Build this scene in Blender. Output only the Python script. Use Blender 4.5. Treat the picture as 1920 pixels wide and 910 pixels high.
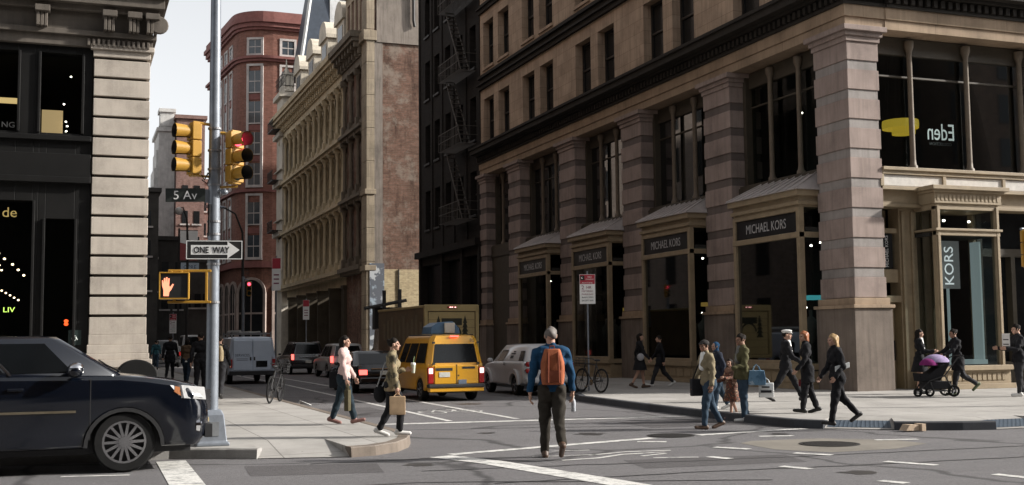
import bpy, bmesh, math, random
import numpy as np
from mathutils import Vector, Matrix

for o in list(bpy.data.objects): bpy.data.objects.remove(o, do_unlink=True)
SC = bpy.context.scene
COL = SC.collection
RAD = math.radians
random.seed(11)

# ---------------------------------------------------------------- camera
F_PX, PITCH, YAW, ROLL, CAM_H = 2197.6, RAD(4.780), RAD(20.568), RAD(-0.591), 1.72
fw = Vector((math.sin(YAW)*math.cos(PITCH), math.cos(YAW)*math.cos(PITCH), math.sin(PITCH)))
rt = Vector((math.cos(YAW), -math.sin(YAW), 0)); up = rt.cross(fw)
rt, up = math.cos(ROLL)*rt + math.sin(ROLL)*up, -math.sin(ROLL)*rt + math.cos(ROLL)*up
cd = bpy.data.cameras.new('camera'); cam = bpy.data.objects.new('camera', cd); COL.objects.link(cam)
cd.sensor_width = 36; cd.sensor_fit = 'HORIZONTAL'; cd.lens = F_PX/1920*36
cd.clip_start = .1; cd.clip_end = 3000
m = Matrix.Identity(4)
for i in range(3): m[i][0], m[i][1], m[i][2] = rt[i], up[i], -fw[i]
m[0][3], m[1][3], m[2][3] = 0, 0, CAM_H
cam.matrix_world = m
SC.camera = cam

# ---------------------------------------------------------------- sky, sun, exposure
SUN_EL = RAD(27); SUN_DIR = Vector((.945*math.cos(SUN_EL), -.327*math.cos(SUN_EL), math.sin(SUN_EL)))
W = bpy.data.worlds.new('World'); SC.world = W; W.use_nodes = True
nt = W.node_tree; bg = nt.nodes['Background']
sky = nt.nodes.new('ShaderNodeTexSky'); sky.sky_type = 'NISHITA'; sky.sun_disc = False
sky.sun_elevation = SUN_EL; sky.sun_rotation = math.atan2(SUN_DIR.x, SUN_DIR.y)
sky.dust_density = 2.0; sky.air_density = 1.0; sky.ozone_density = 1.0
hs = nt.nodes.new('ShaderNodeHueSaturation'); hs.inputs['Saturation'].default_value = .12; hs.inputs['Value'].default_value = 1.0
nt.links.new(sky.outputs[0], hs.inputs['Color']); nt.links.new(hs.outputs[0], bg.inputs['Color'])
bg.inputs['Strength'].default_value = .118
ld = bpy.data.lights.new('sun', 'SUN'); ld.energy = 3.6; ld.angle = RAD(2.0); ld.color = (1, .95, .88)
sun = bpy.data.objects.new('sun', ld); COL.objects.link(sun)
sun.rotation_euler = SUN_DIR.to_track_quat('Z', 'Y').to_euler(); sun.location = (40, -20, 60)
SC.view_settings.view_transform = 'Standard'; SC.view_settings.look = 'None'
SC.view_settings.exposure = 1.05; SC.view_settings.gamma = 1; SC.view_settings.use_curve_mapping = False

# ---------------------------------------------------------------- materials
MATS = {}
def _new(name):
    M = bpy.data.materials.new(name); M.use_nodes = True
    return M, M.node_tree, M.node_tree.nodes['Principled BSDF']
def ramp(nt, src, stops):
    r = nt.nodes.new('ShaderNodeValToRGB')
    while len(r.color_ramp.elements) < len(stops): r.color_ramp.elements.new(.5)
    for e, (p, c) in zip(r.color_ramp.elements, stops): e.position = p; e.color = (*c, 1)
    nt.links.new(src, r.inputs[0]); return r.outputs[0]
def noise(nt, vec, scale, detail=5, rough=.6):
    n = nt.nodes.new('ShaderNodeTexNoise'); n.inputs['Scale'].default_value = scale
    n.inputs['Detail'].default_value = detail; n.inputs['Roughness'].default_value = rough
    if vec: nt.links.new(vec, n.inputs['Vector'])
    return n.outputs[0]
def mixc(nt, f, a, b, mode='MIX'):
    x = nt.nodes.new('ShaderNodeMix'); x.data_type = 'RGBA'; x.blend_type = mode
    for s, v in ((0, f), (6, a), (7, b)):
        if isinstance(v, (int, float)): x.inputs[s].default_value = v
        elif isinstance(v, tuple): x.inputs[s].default_value = (*v, 1)
        else: nt.links.new(v, x.inputs[s])
    return x.outputs[2]
def scl(c, k): return tuple(min(1, v*k) for v in c)
def coords(nt): return nt.nodes.new('ShaderNodeTexCoord').outputs['Object']
def stretch(nt, vec, s):
    mp = nt.nodes.new('ShaderNodeMapping'); mp.inputs['Scale'].default_value = s
    nt.links.new(vec, mp.inputs['Vector']); return mp.outputs[0]
def wallvec(nt, vec):        # (x+y, z) so one pattern runs along walls facing either way
    s = nt.nodes.new('ShaderNodeSeparateXYZ'); nt.links.new(vec, s.inputs[0])
    a = nt.nodes.new('ShaderNodeMath'); nt.links.new(s.outputs[0], a.inputs[0]); nt.links.new(s.outputs[1], a.inputs[1])
    c = nt.nodes.new('ShaderNodeCombineXYZ'); nt.links.new(a.outputs[0], c.inputs[0]); nt.links.new(s.outputs[2], c.inputs[1])
    return c.outputs[0]
def bump(nt, b, h, strength=.3, dist=.02):
    n = nt.nodes.new('ShaderNodeBump'); n.inputs['Strength'].default_value = strength; n.inputs['Distance'].default_value = dist
    nt.links.new(h, n.inputs['Height']); nt.links.new(n.outputs[0], b.inputs['Normal'])
def plain(name, col, rough=.7, metal=0, var=.18, scale=5, bmp=0, spec=.4, coat=0):
    """base colour varied by two noises: broad staining and fine grain"""
    if name in MATS: return MATS[name]
    M, nt, b = _new(name); v = coords(nt)
    n1 = noise(nt, v, scale); n2 = noise(nt, v, scale*9, 3)
    c = ramp(nt, n1, ((.3, scl(col, 1-var)), (.7, scl(col, 1+var))))
    c = mixc(nt, ramp(nt, n2, ((.35, (0, 0, 0)), (.7, (.5,)*3))), c, scl(col, 1+var*.9))
    nt.links.new(c, b.inputs['Base Color'])
    b.inputs['Roughness'].default_value = rough; b.inputs['Metallic'].default_value = metal
    b.inputs['Specular IOR Level'].default_value = spec
    if coat: b.inputs['Coat Weight'].default_value = coat; b.inputs['Coat Roughness'].default_value = .08
    if bmp: bump(nt, b, n2, bmp, .01)
    MATS[name] = M; return M
def emit(name, col, k):
    if name in MATS: return MATS[name]
    M, nt, b = _new(name); b.inputs['Base Color'].default_value = (*scl(col, .5), 1)
    b.inputs['Emission Color'].default_value = (*col, 1); b.inputs['Emission Strength'].default_value = k
    MATS[name] = M; return M
def stone(name, col, streak=.35, joint=None, bmp=.35):
    """weathered ashlar: blotches, vertical rain streaks, optional joints (w, h)"""
    if name in MATS: return MATS[name]
    M, nt, b = _new(name); v = coords(nt)
    n1 = noise(nt, v, .8, 6, .65); n2 = noise(nt, stretch(nt, v, (5, 5, .35)), 1.4, 5); n3 = noise(nt, v, 45, 4)
    c = ramp(nt, n1, ((.3, scl(col, .62)), (.5, col), (.72, scl(col, 1.25))))
    c = mixc(nt, ramp(nt, n2, ((.45, (0, 0, 0)), (.72, (streak,)*3))), c, scl(col, .42))
    c = mixc(nt, ramp(nt, n3, ((.3, (0, 0, 0)), (.8, (.35,)*3))), c, scl(col, 1.3))
    h = n3
    if joint:
        bt = nt.nodes.new('ShaderNodeTexBrick'); nt.links.new(wallvec(nt, v), bt.inputs['Vector'])
        for k, x in (('Color1', (1, 1, 1, 1)), ('Color2', (.86, .85, .84, 1)), ('Mortar', (.45, .43, .41, 1))): bt.inputs[k].default_value = x
        for k, x in (('Scale', 1), ('Mortar Size', .008), ('Mortar Smooth', .4), ('Brick Width', joint[0]), ('Row Height', joint[1])): bt.inputs[k].default_value = x
        c = mixc(nt, 1.0, c, bt.outputs[0], 'MULTIPLY')
    nt.links.new(c, b.inputs['Base Color']); b.inputs['Roughness'].default_value = .85; b.inputs['Specular IOR Level'].default_value = .25
    bump(nt, b, h, bmp, .01); MATS[name] = M; return M
def brick(name, c1, c2, mortar, w=.22, h=.075, patch=None, soot=.5):
    if name in MATS: return MATS[name]
    M, nt, b = _new(name); v = coords(nt)
    bt = nt.nodes.new('ShaderNodeTexBrick'); nt.links.new(wallvec(nt, v), bt.inputs['Vector'])
    for k, x in (('Color1', (*c1, 1)), ('Color2', (*c2, 1)), ('Mortar', (*mortar, 1))): bt.inputs[k].default_value = x
    for k, x in (('Scale', 1), ('Mortar Size', .012), ('Mortar Smooth', .3), ('Bias', -.1), ('Brick Width', w), ('Row Height', h)): bt.inputs[k].default_value = x
    n1 = noise(nt, v, .5, 9, .75); n2 = noise(nt, stretch(nt, v, (1.5, 1.5, .3)), 1.1, 8, .7); n3 = noise(nt, stretch(nt, v, (1, 1, 2.5)), 2.2, 8, .75)
    c = bt.outputs[0]
    c = mixc(nt, ramp(nt, n3, ((.42, (0, 0, 0)), (.62, (.55,)*3))), c, scl(c1, .35))
    c = mixc(nt, ramp(nt, n2, ((.5, (0, 0, 0)), (.7, (soot,)*3))), c, scl(c1, .3))
    if patch: c = mixc(nt, ramp(nt, n1, ((.5, (0, 0, 0)), (.62, (.75,)*3))), c, patch)
    nt.links.new(c, b.inputs['Base Color']); b.inputs['Roughness'].default_value = .9; b.inputs['Specular IOR Level'].default_value = .2
    bump(nt, b, bt.outputs[1], -.5, .02); MATS[name] = M; return M
def glass(name, tint=(.45, .5, .5), see=.75, rough=.03):
    if name in MATS: return MATS[name]
    M = bpy.data.materials.new(name); M.use_nodes = True; nt = M.node_tree; nt.nodes.remove(nt.nodes['Principled BSDF'])
    out = nt.nodes['Material Output']
    t = nt.nodes.new('ShaderNodeBsdfTransparent'); t.inputs[0].default_value = (*scl(tint, see*1.6), 1)
    g = nt.nodes.new('ShaderNodeBsdfGlossy'); g.inputs['Roughness'].default_value = rough; g.inputs['Color'].default_value = (.27, .285, .29, 1)
    f = nt.nodes.new('ShaderNodeFresnel'); f.inputs[0].default_value = 1.45
    x = nt.nodes.new('ShaderNodeMixShader'); nt.links.new(f.outputs[0], x.inputs[0]); nt.links.new(t.outputs[0], x.inputs[1]); nt.links.new(g.outputs[0], x.inputs[2])
    nt.links.new(x.outputs[0], out.inputs[0]); MATS[name] = M; return M
def asphalt(name, col):
    M, nt, b = _new(name); v = coords(nt)
    n1 = noise(nt, v, .35, 6, .65); n2 = noise(nt, v, 60, 4, .7); n3 = noise(nt, stretch(nt, v, (.25, 2.2, 1)), .8, 6)
    vr = nt.nodes.new('ShaderNodeTexVoronoi'); vr.feature = 'DISTANCE_TO_EDGE'; vr.inputs['Scale'].default_value = .16
    dv = nt.nodes.new('ShaderNodeVectorMath'); dv.operation = 'ADD'; nt.links.new(v, dv.inputs[0])
    nn = nt.nodes.new('ShaderNodeTexNoise'); nn.inputs['Scale'].default_value = .7; nt.links.new(v, nn.inputs['Vector']); nt.links.new(nn.outputs['Color'], dv.inputs[1])
    nt.links.new(dv.outputs[0], vr.inputs['Vector'])
    c = ramp(nt, n1, ((.3, scl(col, .78)), (.55, col), (.75, scl(col, 1.22))))
    c = mixc(nt, ramp(nt, n3, ((.45, (0, 0, 0)), (.7, (.55,)*3))), c, scl(col, .7))
    c = mixc(nt, ramp(nt, n2, ((.42, (0, 0, 0)), (.66, (.75,)*3))), c, scl(col, 1.75))
    n6 = noise(nt, v, 22, 3, .8); c = mixc(nt, ramp(nt, n6, ((.46, (0, 0, 0)), (.6, (.4,)*3))), c, scl(col, .55)); n4 = noise(nt, v, 9, 6, .75); c = mixc(nt, ramp(nt, n4, ((.52, (0, 0, 0)), (.7, (.5,)*3))), c, scl(col, .5))
    c = mixc(nt, ramp(nt, vr.outputs[0], ((.004, (.75,)*3), (.016, (0, 0, 0)))), c, scl(col, .3))
    nt.links.new(c, b.inputs['Base Color']); b.inputs['Roughness'].default_value = .8; b.inputs['Specular IOR Level'].default_value = .35
    bump(nt, b, n2, .9, .02); MATS[name] = M; return M
def concrete_walk(name, col):
    M, nt, b = _new(name); v = coords(nt)
    bt = nt.nodes.new('ShaderNodeTexBrick'); nt.links.new(v, bt.inputs['Vector']); bt.offset = 0
    for k, x in (('Color1', (1, 1, 1, 1)), ('Color2', (.87, .87, .86, 1)), ('Mortar', (.4, .39, .38, 1))): bt.inputs[k].default_value = x
    for k, x in (('Scale', 1), ('Mortar Size', .011), ('Mortar Smooth', .2), ('Brick Width', 1.5), ('Row Height', 1.5)): bt.inputs[k].default_value = x
    n1 = noise(nt, v, .7, 7, .7); n2 = noise(nt, v, 40, 3); vr = nt.nodes.new('ShaderNodeTexVoronoi'); vr.inputs['Scale'].default_value = 2.6; nt.links.new(v, vr.inputs['Vector'])
    c = ramp(nt, n1, ((.3, scl(col, .74)), (.5, col), (.72, scl(col, 1.16))))
    c = mixc(nt, 1.0, c, bt.outputs[0], 'MULTIPLY')
    c = mixc(nt, ramp(nt, vr.outputs[0], ((.03, (.7,)*3), (.07, (0, 0, 0)))), c, scl(col, .35))      # trodden gum spots
    c = mixc(nt, ramp(nt, n2, ((.35, (0, 0, 0)), (.75, (.35,)*3))), c, scl(col, .7))
    n5 = noise(nt, v, 2.2, 8, .75); c = mixc(nt, ramp(nt, n5, ((.55, (0, 0, 0)), (.72, (.5,)*3))), c, scl(col, .5))
    nt.links.new(c, b.inputs['Base Color']); b.inputs['Roughness'].default_value = .85; b.inputs['Specular IOR Level'].default_value = .25
    bump(nt, b, n2, .25, .01); MATS[name] = M; return M
def paintmark(name, col=(.62, .61, .58)):
    M = bpy.data.materials.new(name); M.use_nodes = True; nt = M.node_tree; b = nt.nodes['Principled BSDF']; v = coords(nt)
    n1 = noise(nt, v, 5, 8, .75); n2 = noise(nt, v, 45, 4, .7)
    c = mixc(nt, ramp(nt, n1, ((.48, (0, 0, 0)), (.62, (.85,)*3))), col, (.15, .15, .15))
    c = mixc(nt, ramp(nt, n2, ((.5, (0, 0, 0)), (.75, (.7,)*3))), c, (.2, .2, .2))
    nt.links.new(c, b.inputs['Base Color']); b.inputs['Roughness'].default_value = .75; MATS[name] = M; return M
def floral(name, base, c2, c3, scale=14):
    M, nt, b = _new(name); v = coords(nt)
    vr = nt.nodes.new('ShaderNodeTexVoronoi'); vr.inputs['Scale'].default_value = scale; nt.links.new(v, vr.inputs['Vector'])
    n1 = noise(nt, v, scale*.8, 3)
    c = ramp(nt, n1, ((.4, base), (.47, c2), (.58, c2), (.62, c3)))
    nt.links.new(c, b.inputs['Base Color']); b.inputs['Roughness'].default_value = .9; MATS[name] = M; return M

# ---------------------------------------------------------------- mesh builder
class MB:
    def __init__(s, fr=None): s.v = []; s.f = []; s.mi = []; s.fr = fr; s.cur = 0
    def add(s, vs, fs):
        n = len(s.v)
        s.v += [tuple(s.fr(*p)) if s.fr else tuple(p) for p in vs]
        s.f += [tuple(i+n for i in f) for f in fs]; s.mi += [s.cur]*len(fs); return s
    def box(s, a0, a1, b0, b1, c0, c1):
        vs = [(a, b, c) for c in (c0, c1) for b in (b0, b1) for a in (a0, a1)]
        return s.add(vs, [(0, 2, 3, 1), (4, 5, 7, 6), (0, 1, 5, 4), (2, 6, 7, 3), (0, 4, 6, 2), (1, 3, 7, 5)])
    def cbox(s, c, sx, sy, sz): return s.box(c[0]-sx/2, c[0]+sx/2, c[1]-sy/2, c[1]+sy/2, c[2]-sz/2, c[2]+sz/2)
    def quad(s, *p): return s.add(p, [tuple(range(len(p)))])
    def rings(s, R, cap=True, closed=True):
        n = len(R[0]); vs = [p for r in R for p in r]; fs = []
        for i in range(len(R)-1):
            for j in range(n if closed else n-1):
                k = (j+1) % n; fs.append((i*n+j, i*n+k, (i+1)*n+k, (i+1)*n+j))
        if cap: fs += [tuple(range(n))[::-1], tuple((len(R)-1)*n+j for j in range(n))]
        return s.add(vs, fs)
    def tube(s, pts, r, n=8, cap=True):
        P = [Vector(p) for p in pts]; R = []; rr = r if isinstance(r, (list, tuple)) else [r]*len(P); ref = None
        for i, p in enumerate(P):
            t = ((P[min(i+1, len(P)-1)]-P[max(i-1, 0)])).normalized()
            if ref is None: ref = Vector((0, 0, 1)) if abs(t.z) < .9 else Vector((1, 0, 0))
            a = t.cross(ref).normalized(); b = t.cross(a); ref = -b if b.dot(ref) < 0 else b
            R.append([tuple(p + (a*math.cos(q)+b*math.sin(q))*rr[i]) for q in [2*math.pi*k/n for k in range(n)]])
        return s.rings(R, cap)
    def cyl(s, p, q, r, r2=None, n=12): return s.tube([p, q], [r, r if r2 is None else r2], n)
    def lathe(s, c, prof, n=20, axis='z', cap=True):
        R = []
        for r, h in prof:
            ring = []
            for k in range(n):
                a = 2*math.pi*k/n; x, y = r*math.cos(a), r*math.sin(a)
                ring.append({'z': (c[0]+x, c[1]+y, c[2]+h), 'y': (c[0]+x, c[1]+h, c[2]+y), 'x': (c[0]+h, c[1]+x, c[2]+y)}[axis])
            R.append(ring)
        return s.rings(R, cap)
    def ell(s, c, rx, ry, rz, n=14, m=8, a0=-90, a1=90):
        R = [[(c[0]+rx*math.cos(t)*math.cos(q), c[1]+ry*math.cos(t)*math.sin(q), c[2]+rz*math.sin(t)) for q in [2*math.pi*k/n for k in range(n)]]
             for t in [RAD(a0+(a1-a0)*(i/m)*.998+.05) for i in range(m+1)]]
        return s.rings(R)
    def prism(s, poly, axis, lo, hi):
        def P(u, w, h): return {'x': (h, u, w), 'y': (u, h, w), 'z': (u, w, h)}[axis]
        return s.rings([[P(u, w, lo) for u, w in poly], [P(u, w, hi) for u, w in poly]])
    def build(s, name, mats, parent=None, smooth=0, bevel=0):
        me = bpy.data.meshes.new(name); o = bpy.data.objects.new(name, me); COL.objects.link(o)
        og = (0, 0, 0)
        if parent is not None:
            r = parent
            while r.parent: r = r.parent
            og = tuple(r.get('_og', (0, 0, 0))); o.parent = parent
        me.from_pydata([(p[0]-og[0], p[1]-og[1], p[2]-og[2]) for p in s.v], [], s.f)
        for M in (mats if isinstance(mats, (list, tuple)) else [mats]): me.materials.append(M)
        me.polygons.foreach_set('material_index', s.mi)
        bm = bmesh.new(); bm.from_mesh(me); bmesh.ops.recalc_face_normals(bm, faces=bm.faces); bm.to_mesh(me); bm.free()
        if smooth:
            me.polygons.foreach_set('use_smooth', [True]*len(me.polygons)); me.set_sharp_from_angle(angle=RAD(smooth))
        if bevel:
            d = o.modifiers.new('bevel', 'BEVEL'); d.width = bevel; d.segments = 2; d.limit_method = 'ANGLE'; d.angle_limit = RAD(40)
        return o
def tag(o, label, cat, group=None):
    o['label'] = label; o['category'] = cat
    if group: o['group'] = group
    return o
def thing(name, label, cat, loc=(0, 0, 0), group=None):
    o = bpy.data.objects.new(name, None); COL.objects.link(o); o.location = loc; o['_og'] = tuple(loc); o.empty_display_size = .2
    return tag(o, label, cat, group)
def local(name, label, cat, group=None):      # built about its own origin, then moved
    return thing(name, label, cat, (0, 0, 0), group)
def place(o, x, y, z=0, rot=0): o.location = (x, y, z); o.rotation_euler = (0, 0, rot); return o
def copy_tree(o, parent=None):
    c = o.copy(); COL.objects.link(c)
    if parent is not None: c.parent = parent
    for ch in list(o.children): copy_tree(ch, c)
    return c
def struct(o): o['kind'] = 'structure'; return o
def text(name, s, M, parent, origin, udir, vdir, width=None, height=None, depth=.004, bold=0, center=True, top=False):
    """flat lettering: origin = centre of the line, udir reading direction, vdir up"""
    cu = bpy.data.curves.new('t', 'FONT'); cu.body = s; cu.extrude = .02; cu.offset = bold; cu.resolution_u = 3
    to = bpy.data.objects.new('t', cu); COL.objects.link(to)
    dg = bpy.context.evaluated_depsgraph_get(); me = bpy.data.meshes.new_from_object(to.evaluated_get(dg)); bpy.data.objects.remove(to, do_unlink=True)
    co = np.array([v.co[:] for v in me.vertices]); mn, mx = co.min(0), co.max(0); sz = mx-mn
    kx = (width/sz[0]) if width else height/sz[1]; ky = (height/sz[1]) if height else kx
    U, V = Vector(udir).normalized(), Vector(vdir).normalized(); N = U.cross(V)
    mb = MB(); vs = []
    for p in co:
        a = (p[0]-(mn[0]+mx[0])/2)*kx; b = (p[1]-(mn[1]+mx[1])/2)*ky; c = (p[2]-mn[2])/.04*depth
        vs.append(tuple(Vector(origin)+U*a+V*b+N*c))
    mb.add(vs, [tuple(f.vertices) for f in me.polygons])
    return mb.build(name, M, parent)

# ---------------------------------------------------------------- ground, roads, sidewalks
A_ROAD = asphalt('asphalt', (.135, .13, .133)); A_GND = plain('ground_tar', (.06, .06, .06))
S_WALK = concrete_walk('walk_concrete', (.36, .345, .325)); S_KERB = stone('kerb_granite', (.3, .29, .275), .3); S_STEEL = stone('kerb_steel', (.05, .053, .06), .3)
PAINT = paintmark('road_paint'); SEAM = plain('seam_tar', (.02, .02, .02), .6)
struct(MB().quad((-900, -600, -.06), (900, -600, -.06), (900, 1500, -.06), (-900, 1500, -.06)).build('ground', A_GND))
struct(MB().quad((-300, -12, 0), (300, -12, 0), (300, 20, 0), (-300, 20, 0)).build('avenue_road', A_ROAD))
struct(MB().quad((4, 20, 0), (16, 20, 0), (16, 128, 0), (4, 128, 0)).build('side_street_road', A_ROAD))
struct(MB().quad((-200, 128, 0), (200, 128, 0), (200, 142, 0), (-200, 142, 0)).quad((9.5, 142, 0), (20, 142, 0), (34, 330, 0), (24, 330, 0)).build('far_crossing_road', A_ROAD))
HK = .15
def walk(name, path, back, notches):
    poly = path + back
    o = MB().prism(poly, 'z', -.05, HK).build(name, S_WALK); struct(o)
    k = MB()
    segs, cur = [], [path[0]]
    for a, b in zip(path, path[1:]):
        if any({a, b} <= set(n) for n in notches): 
            if len(cur) > 1: segs.append(cur)
            cur = [b]
        else: cur.append(b)
    if len(cur) > 1: segs.append(cur)
    return o, segs
def kerb(name, segs, inward):
    k = MB()
    for q, s in enumerate(segs):
        R = []; k.cur = q % 2
        for i, p in enumerate(s):
            a = Vector(s[max(i-1, 0)]+(0,)); b = Vector(s[min(i+1, len(s)-1)]+(0,)); t = (b-a).normalized()
            n = Vector((-t.y, t.x, 0))*inward; q = Vector(p+(0,)); o_ = q-n*.012; i_ = q+n*.17
            R.append([(o_.x-n.x*.02, o_.y-n.y*.02, -.04), (o_.x, o_.y, HK-.015), (o_.x+n.x*.02, o_.y+n.y*.02, HK+.006), (i_.x, i_.y, HK+.006), (i_.x, i_.y, HK-.03)])
        k.rings(R)
    return struct(k.build(name, [S_STEEL, S_STEEL] if 'right' in name else [S_KERB, stone('kerb_worn', (.17, .14, .115), .5)]))
n1 = [(2.62, 17.86), (2.75, 19.4), (3.9, 19.3), (3.95, 17.5)]
pl = [(-200, 18.75), (-4, 18.72), (1.4, 18.45), (2.2, 18.12)] + n1 + [(4.35, 17.62), (4.8, 18.05), (5.15, 18.7), (5.38, 19.4), (5.5, 20.4), (5.5, 60), (5.5, 128)]
_, sg = walk('sidewalk_left', pl, [(-200, 128)], [n1]); kerb('kerb_left', sg, 1)
struct(MB().quad((2.62, 17.86, .012), (3.95, 17.5, .012), (3.9, 19.3, .152), (2.75, 19.4, .152)).build('kerb_ramp_left', S_WALK))
r1 = [(13.32, 18.86), (14.1, 19.75), (14.95, 18.95), (14.25, 17.98)]; r2 = [(15.9, 17.22), (15.95, 18.4), (17.4, 18.4), (17.45, 17.2)]
pr = [(15.2, 128), (15.2, 34.8), (14.7, 33.2), (13.9, 31.9), (13.4, 30.4), (13.1, 26), (12.98, 22.5), (12.94, 20.4), (13.05, 19.4)] + r1 + [(14.7, 17.68), (15.3, 17.4)] + r2 + [(60, 17.1), (200, 17.1)]
_, sg = walk('sidewalk_right', pr, [(200, 128)], [r1, r2]); kerb('kerb_right', sg, 1)
TACT = plain('tactile_blue', (.045, .065, .09), .6)
for nm, q in (('kerb_ramp_corner', r1), ('kerb_ramp_avenue', r2)):
    (a, b, c, d) = q
    struct(MB().quad((*a, .012), (*d, .012), (*c, .152), (*b, .152)).build(nm, S_WALK))
    A, B, C_, D = (Vector((*p, z)) for p, z in ((a, .012), (b, .152), (c, .152), (d, .012)))
    def at(s, t): return A.lerp(D, s).lerp(B.lerp(C_, s), t)
    mb = MB(); up3 = Vector((0, 0, .008))
    mb.quad(*[tuple(at(s, t)+up3*.6) for s, t in ((.04, .1), (.96, .1), (.96, .7), (.04, .7))])
    for i in range(14):
        for j in range(7):
            p = at(.08+.84*i/13, .14+.52*j/6)+up3*.6; mb.cyl(tuple(p), tuple(p+up3), .022, .013, 6)
    struct(mb.build('tactile_paving', TACT))
far_l = MB().prism([(-200, 142), (9.3, 142), (23.8, 330), (-200, 330)], 'z', -.05, HK).build('sidewalk_far_left', S_WALK); struct(far_l)
struct(MB().prism([(15.4, 142), (200, 142), (200, 330), (30, 330)], 'z', -.05, HK).build('sidewalk_far_right', S_WALK))
struct(MB().box(-300, 300, -30, -12, -.05, HK).build('sidewalk_near_avenue', S_WALK))

def strip(mb, pts, w, z=.006):
    P = [Vector((*p, 0)) for p in pts]; L = []
    for i, p in enumerate(P):
        t = (P[min(i+1, len(P)-1)]-P[max(i-1, 0)]).normalized(); n = Vector((-t.y, t.x, 0))*w/2; L.append((p+n, p-n))
    for (a, b), (c, d) in zip(L, L[1:]): mb.quad((a.x, a.y, z), (b.x, b.y, z), (d.x, d.y, z), (c.x, c.y, z))
    return mb
def mark(name, pts, w, z=.006): return struct(strip(MB(), pts, w, z).build(name, PAINT))
mark('stop_line', [(5.7, 24.12), (8.5, 23.75), (12.86, 23.25)], .3)
mark('crosswalk_line', [(5.42, 17.2), (7.5, 17.85), (9.51, 18.45)], .22); mark('crosswalk_line', [(10.5, 18.62), (12.2, 18.92), (13.0, 19.0)], .2)
mark('crosswalk_line', [(5.2, 17.0), (5.6, 15.9), (6.21, 12.69), (6.6, 9.5)], .42); mark('crosswalk_line', [(1.4, 18.1), (1.36, 15.3), (1.3, 11)], .42)
mark('bike_lane_line', [(7.66, 24.3), (7.9, 34), (8.3, 50), (8.3, 120)], .14); mark('bike_lane_line', [(9.2, 24.3), (9.4, 36), (9.6, 50), (9.7, 120)], .14)
for a, b in (((8.93, 17.91), (9.36, 17.68)), ((9.58, 16.48), (9.87, 15.92)), ((8.94, 13.64), (9.1, 13.2)), ((10.55, 13.54), (10.85, 12.86)), ((10.14, 15.11), (10.44, 14.6)), ((10.77, 11.72), (10.9, 11.0)),
             ((9.09, 11.78), (9.21, 11.44)), ((12.6, 16.4), (13.3, 16.2)), ((8.74, 15.19), (8.85, 14.79)), ((11.3, 17.9), (11.9, 17.75))): mark('lane_dash', [a, b], .16)
mark('lane_line', [(-.1, 16.62), (.75, 16.44)], .1); mark('lane_line', [(6.4, 16.3), (7.4, 16.2)], .06)
mark('lane_line', [(7.94, 15.41), (8.56, 15.19)], .08); mark('lane_line', [(7.0, 17.0), (7.6, 16.9)], .06)
def bike_symbol(cx, cy, s, rot):
    mb = MB(); c_, s_ = math.cos(rot), math.sin(rot)
    def T(x, y): return (cx+s*(x*c_-y*s_), cy+s*(x*s_+y*c_))
    for ox in (-.55, .55): strip(mb, [T(ox+.36*math.cos(a), .36*math.sin(a)*1.6) for a in [2*math.pi*k/20 for k in range(21)]], .07*s)
    for a, b in (((-.55, 0), (-.2, .8)), ((-.2, .8), (.4, .8)), ((.4, .8), (.55, 0)), ((-.2, .75), (.05, 0)), ((.05, 0), (.4, .75)), ((-.35, 1.0), (-.05, 1.0)), ((.3, 1.1), (.55, 1.05))): strip(mb, [T(*a), T(*b)], .07*s)
    struct(mb.build('bike_lane_symbol', PAINT))
bike_symbol(8.7, 27.6, .85, RAD(4)); mark('lane_arrow', [(6.6, 15.65), (7.2, 15.72), (7.75, 16.05), (8.5, 16.1)], .09); mark('lane_arrow', [(7.25, 16.15), (8.0, 16.4), (8.7, 16.3)], .08); mark('lane_arrow', [(7.9, 15.7), (8.4, 15.9)], .08)
sm = MB()
for pts in ([(4.4, 15.2), (6.5, 15.0), (8.2, 14.75), (11, 14.6), (14, 14.5), (24, 14.9)], [(4.8, 13.5), (7.5, 13.55), (10, 13.3), (12.6, 13.2), (20, 13.5)], [(3.2, 16.8), (4.6, 16.75), (5.4, 16.9)], [(7.4, 22.1), (9.5, 21.4), (12.4, 20.8)], [(1, 14.1), (4, 14.0), (8, 12.4)]):
    q = []
    for a, b in zip(pts, pts[1:]):
        for k in range(8): q.append((a[0]+(b[0]-a[0])*k/8+random.uniform(-.02, .02), a[1]+(b[1]-a[1])*k/8+random.uniform(-.03, .03)))
    strip(sm, q+[pts[-1]], .06, .004)
struct(sm.build('road_tar_seams', SEAM))
PATCH = asphalt('asphalt_patch', (.085, .08, .082)); STAIN = plain('oil_stain', (.04, .038, .037), .45)
for q in (((7.2, 14.2), (9.6, 14.0), (9.9, 15.0), (7.4, 15.3)), ((2.2, 15.6), (3.9, 15.3), (4.1, 16.5), (2.3, 16.9)), ((10.6, 20.6), (12.6, 20.5), (12.7, 22.2), (10.7, 22.3)), ((5.9, 26.5), (7.3, 26.4), (7.4, 30.5), (6.0, 30.6)), ((13.5, 12.6), (17.5, 12.6), (17.6, 13.6), (13.5, 13.6))): struct(MB().quad(*[(x, y, .0025) for x, y in q]).build('road_patch', PATCH))
for x, y, a in ((8.9, 19.8, .3), (4.6, 16.0, .22), (10.2, 30.6, .4), (7.3, 20.9, .18), (9.4, 12.6, .25), (11.9, 18.2, .2)):
    struct(MB().quad(*[(x+a*random.uniform(.6, 1.2)*math.cos(q), y+a*random.uniform(.6, 1.2)*math.sin(q), .0032) for q in [2*math.pi*k/14 for k in range(14)]]).build('oil_stain', STAIN))
pp = [(10.3, 16.9), (10.7, 17.2), (12.0, 17.1), (12.9, 16.3), (12.9, 15.5), (11.9, 15.0), (10.7, 14.95), (10.2, 15.7)]
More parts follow.
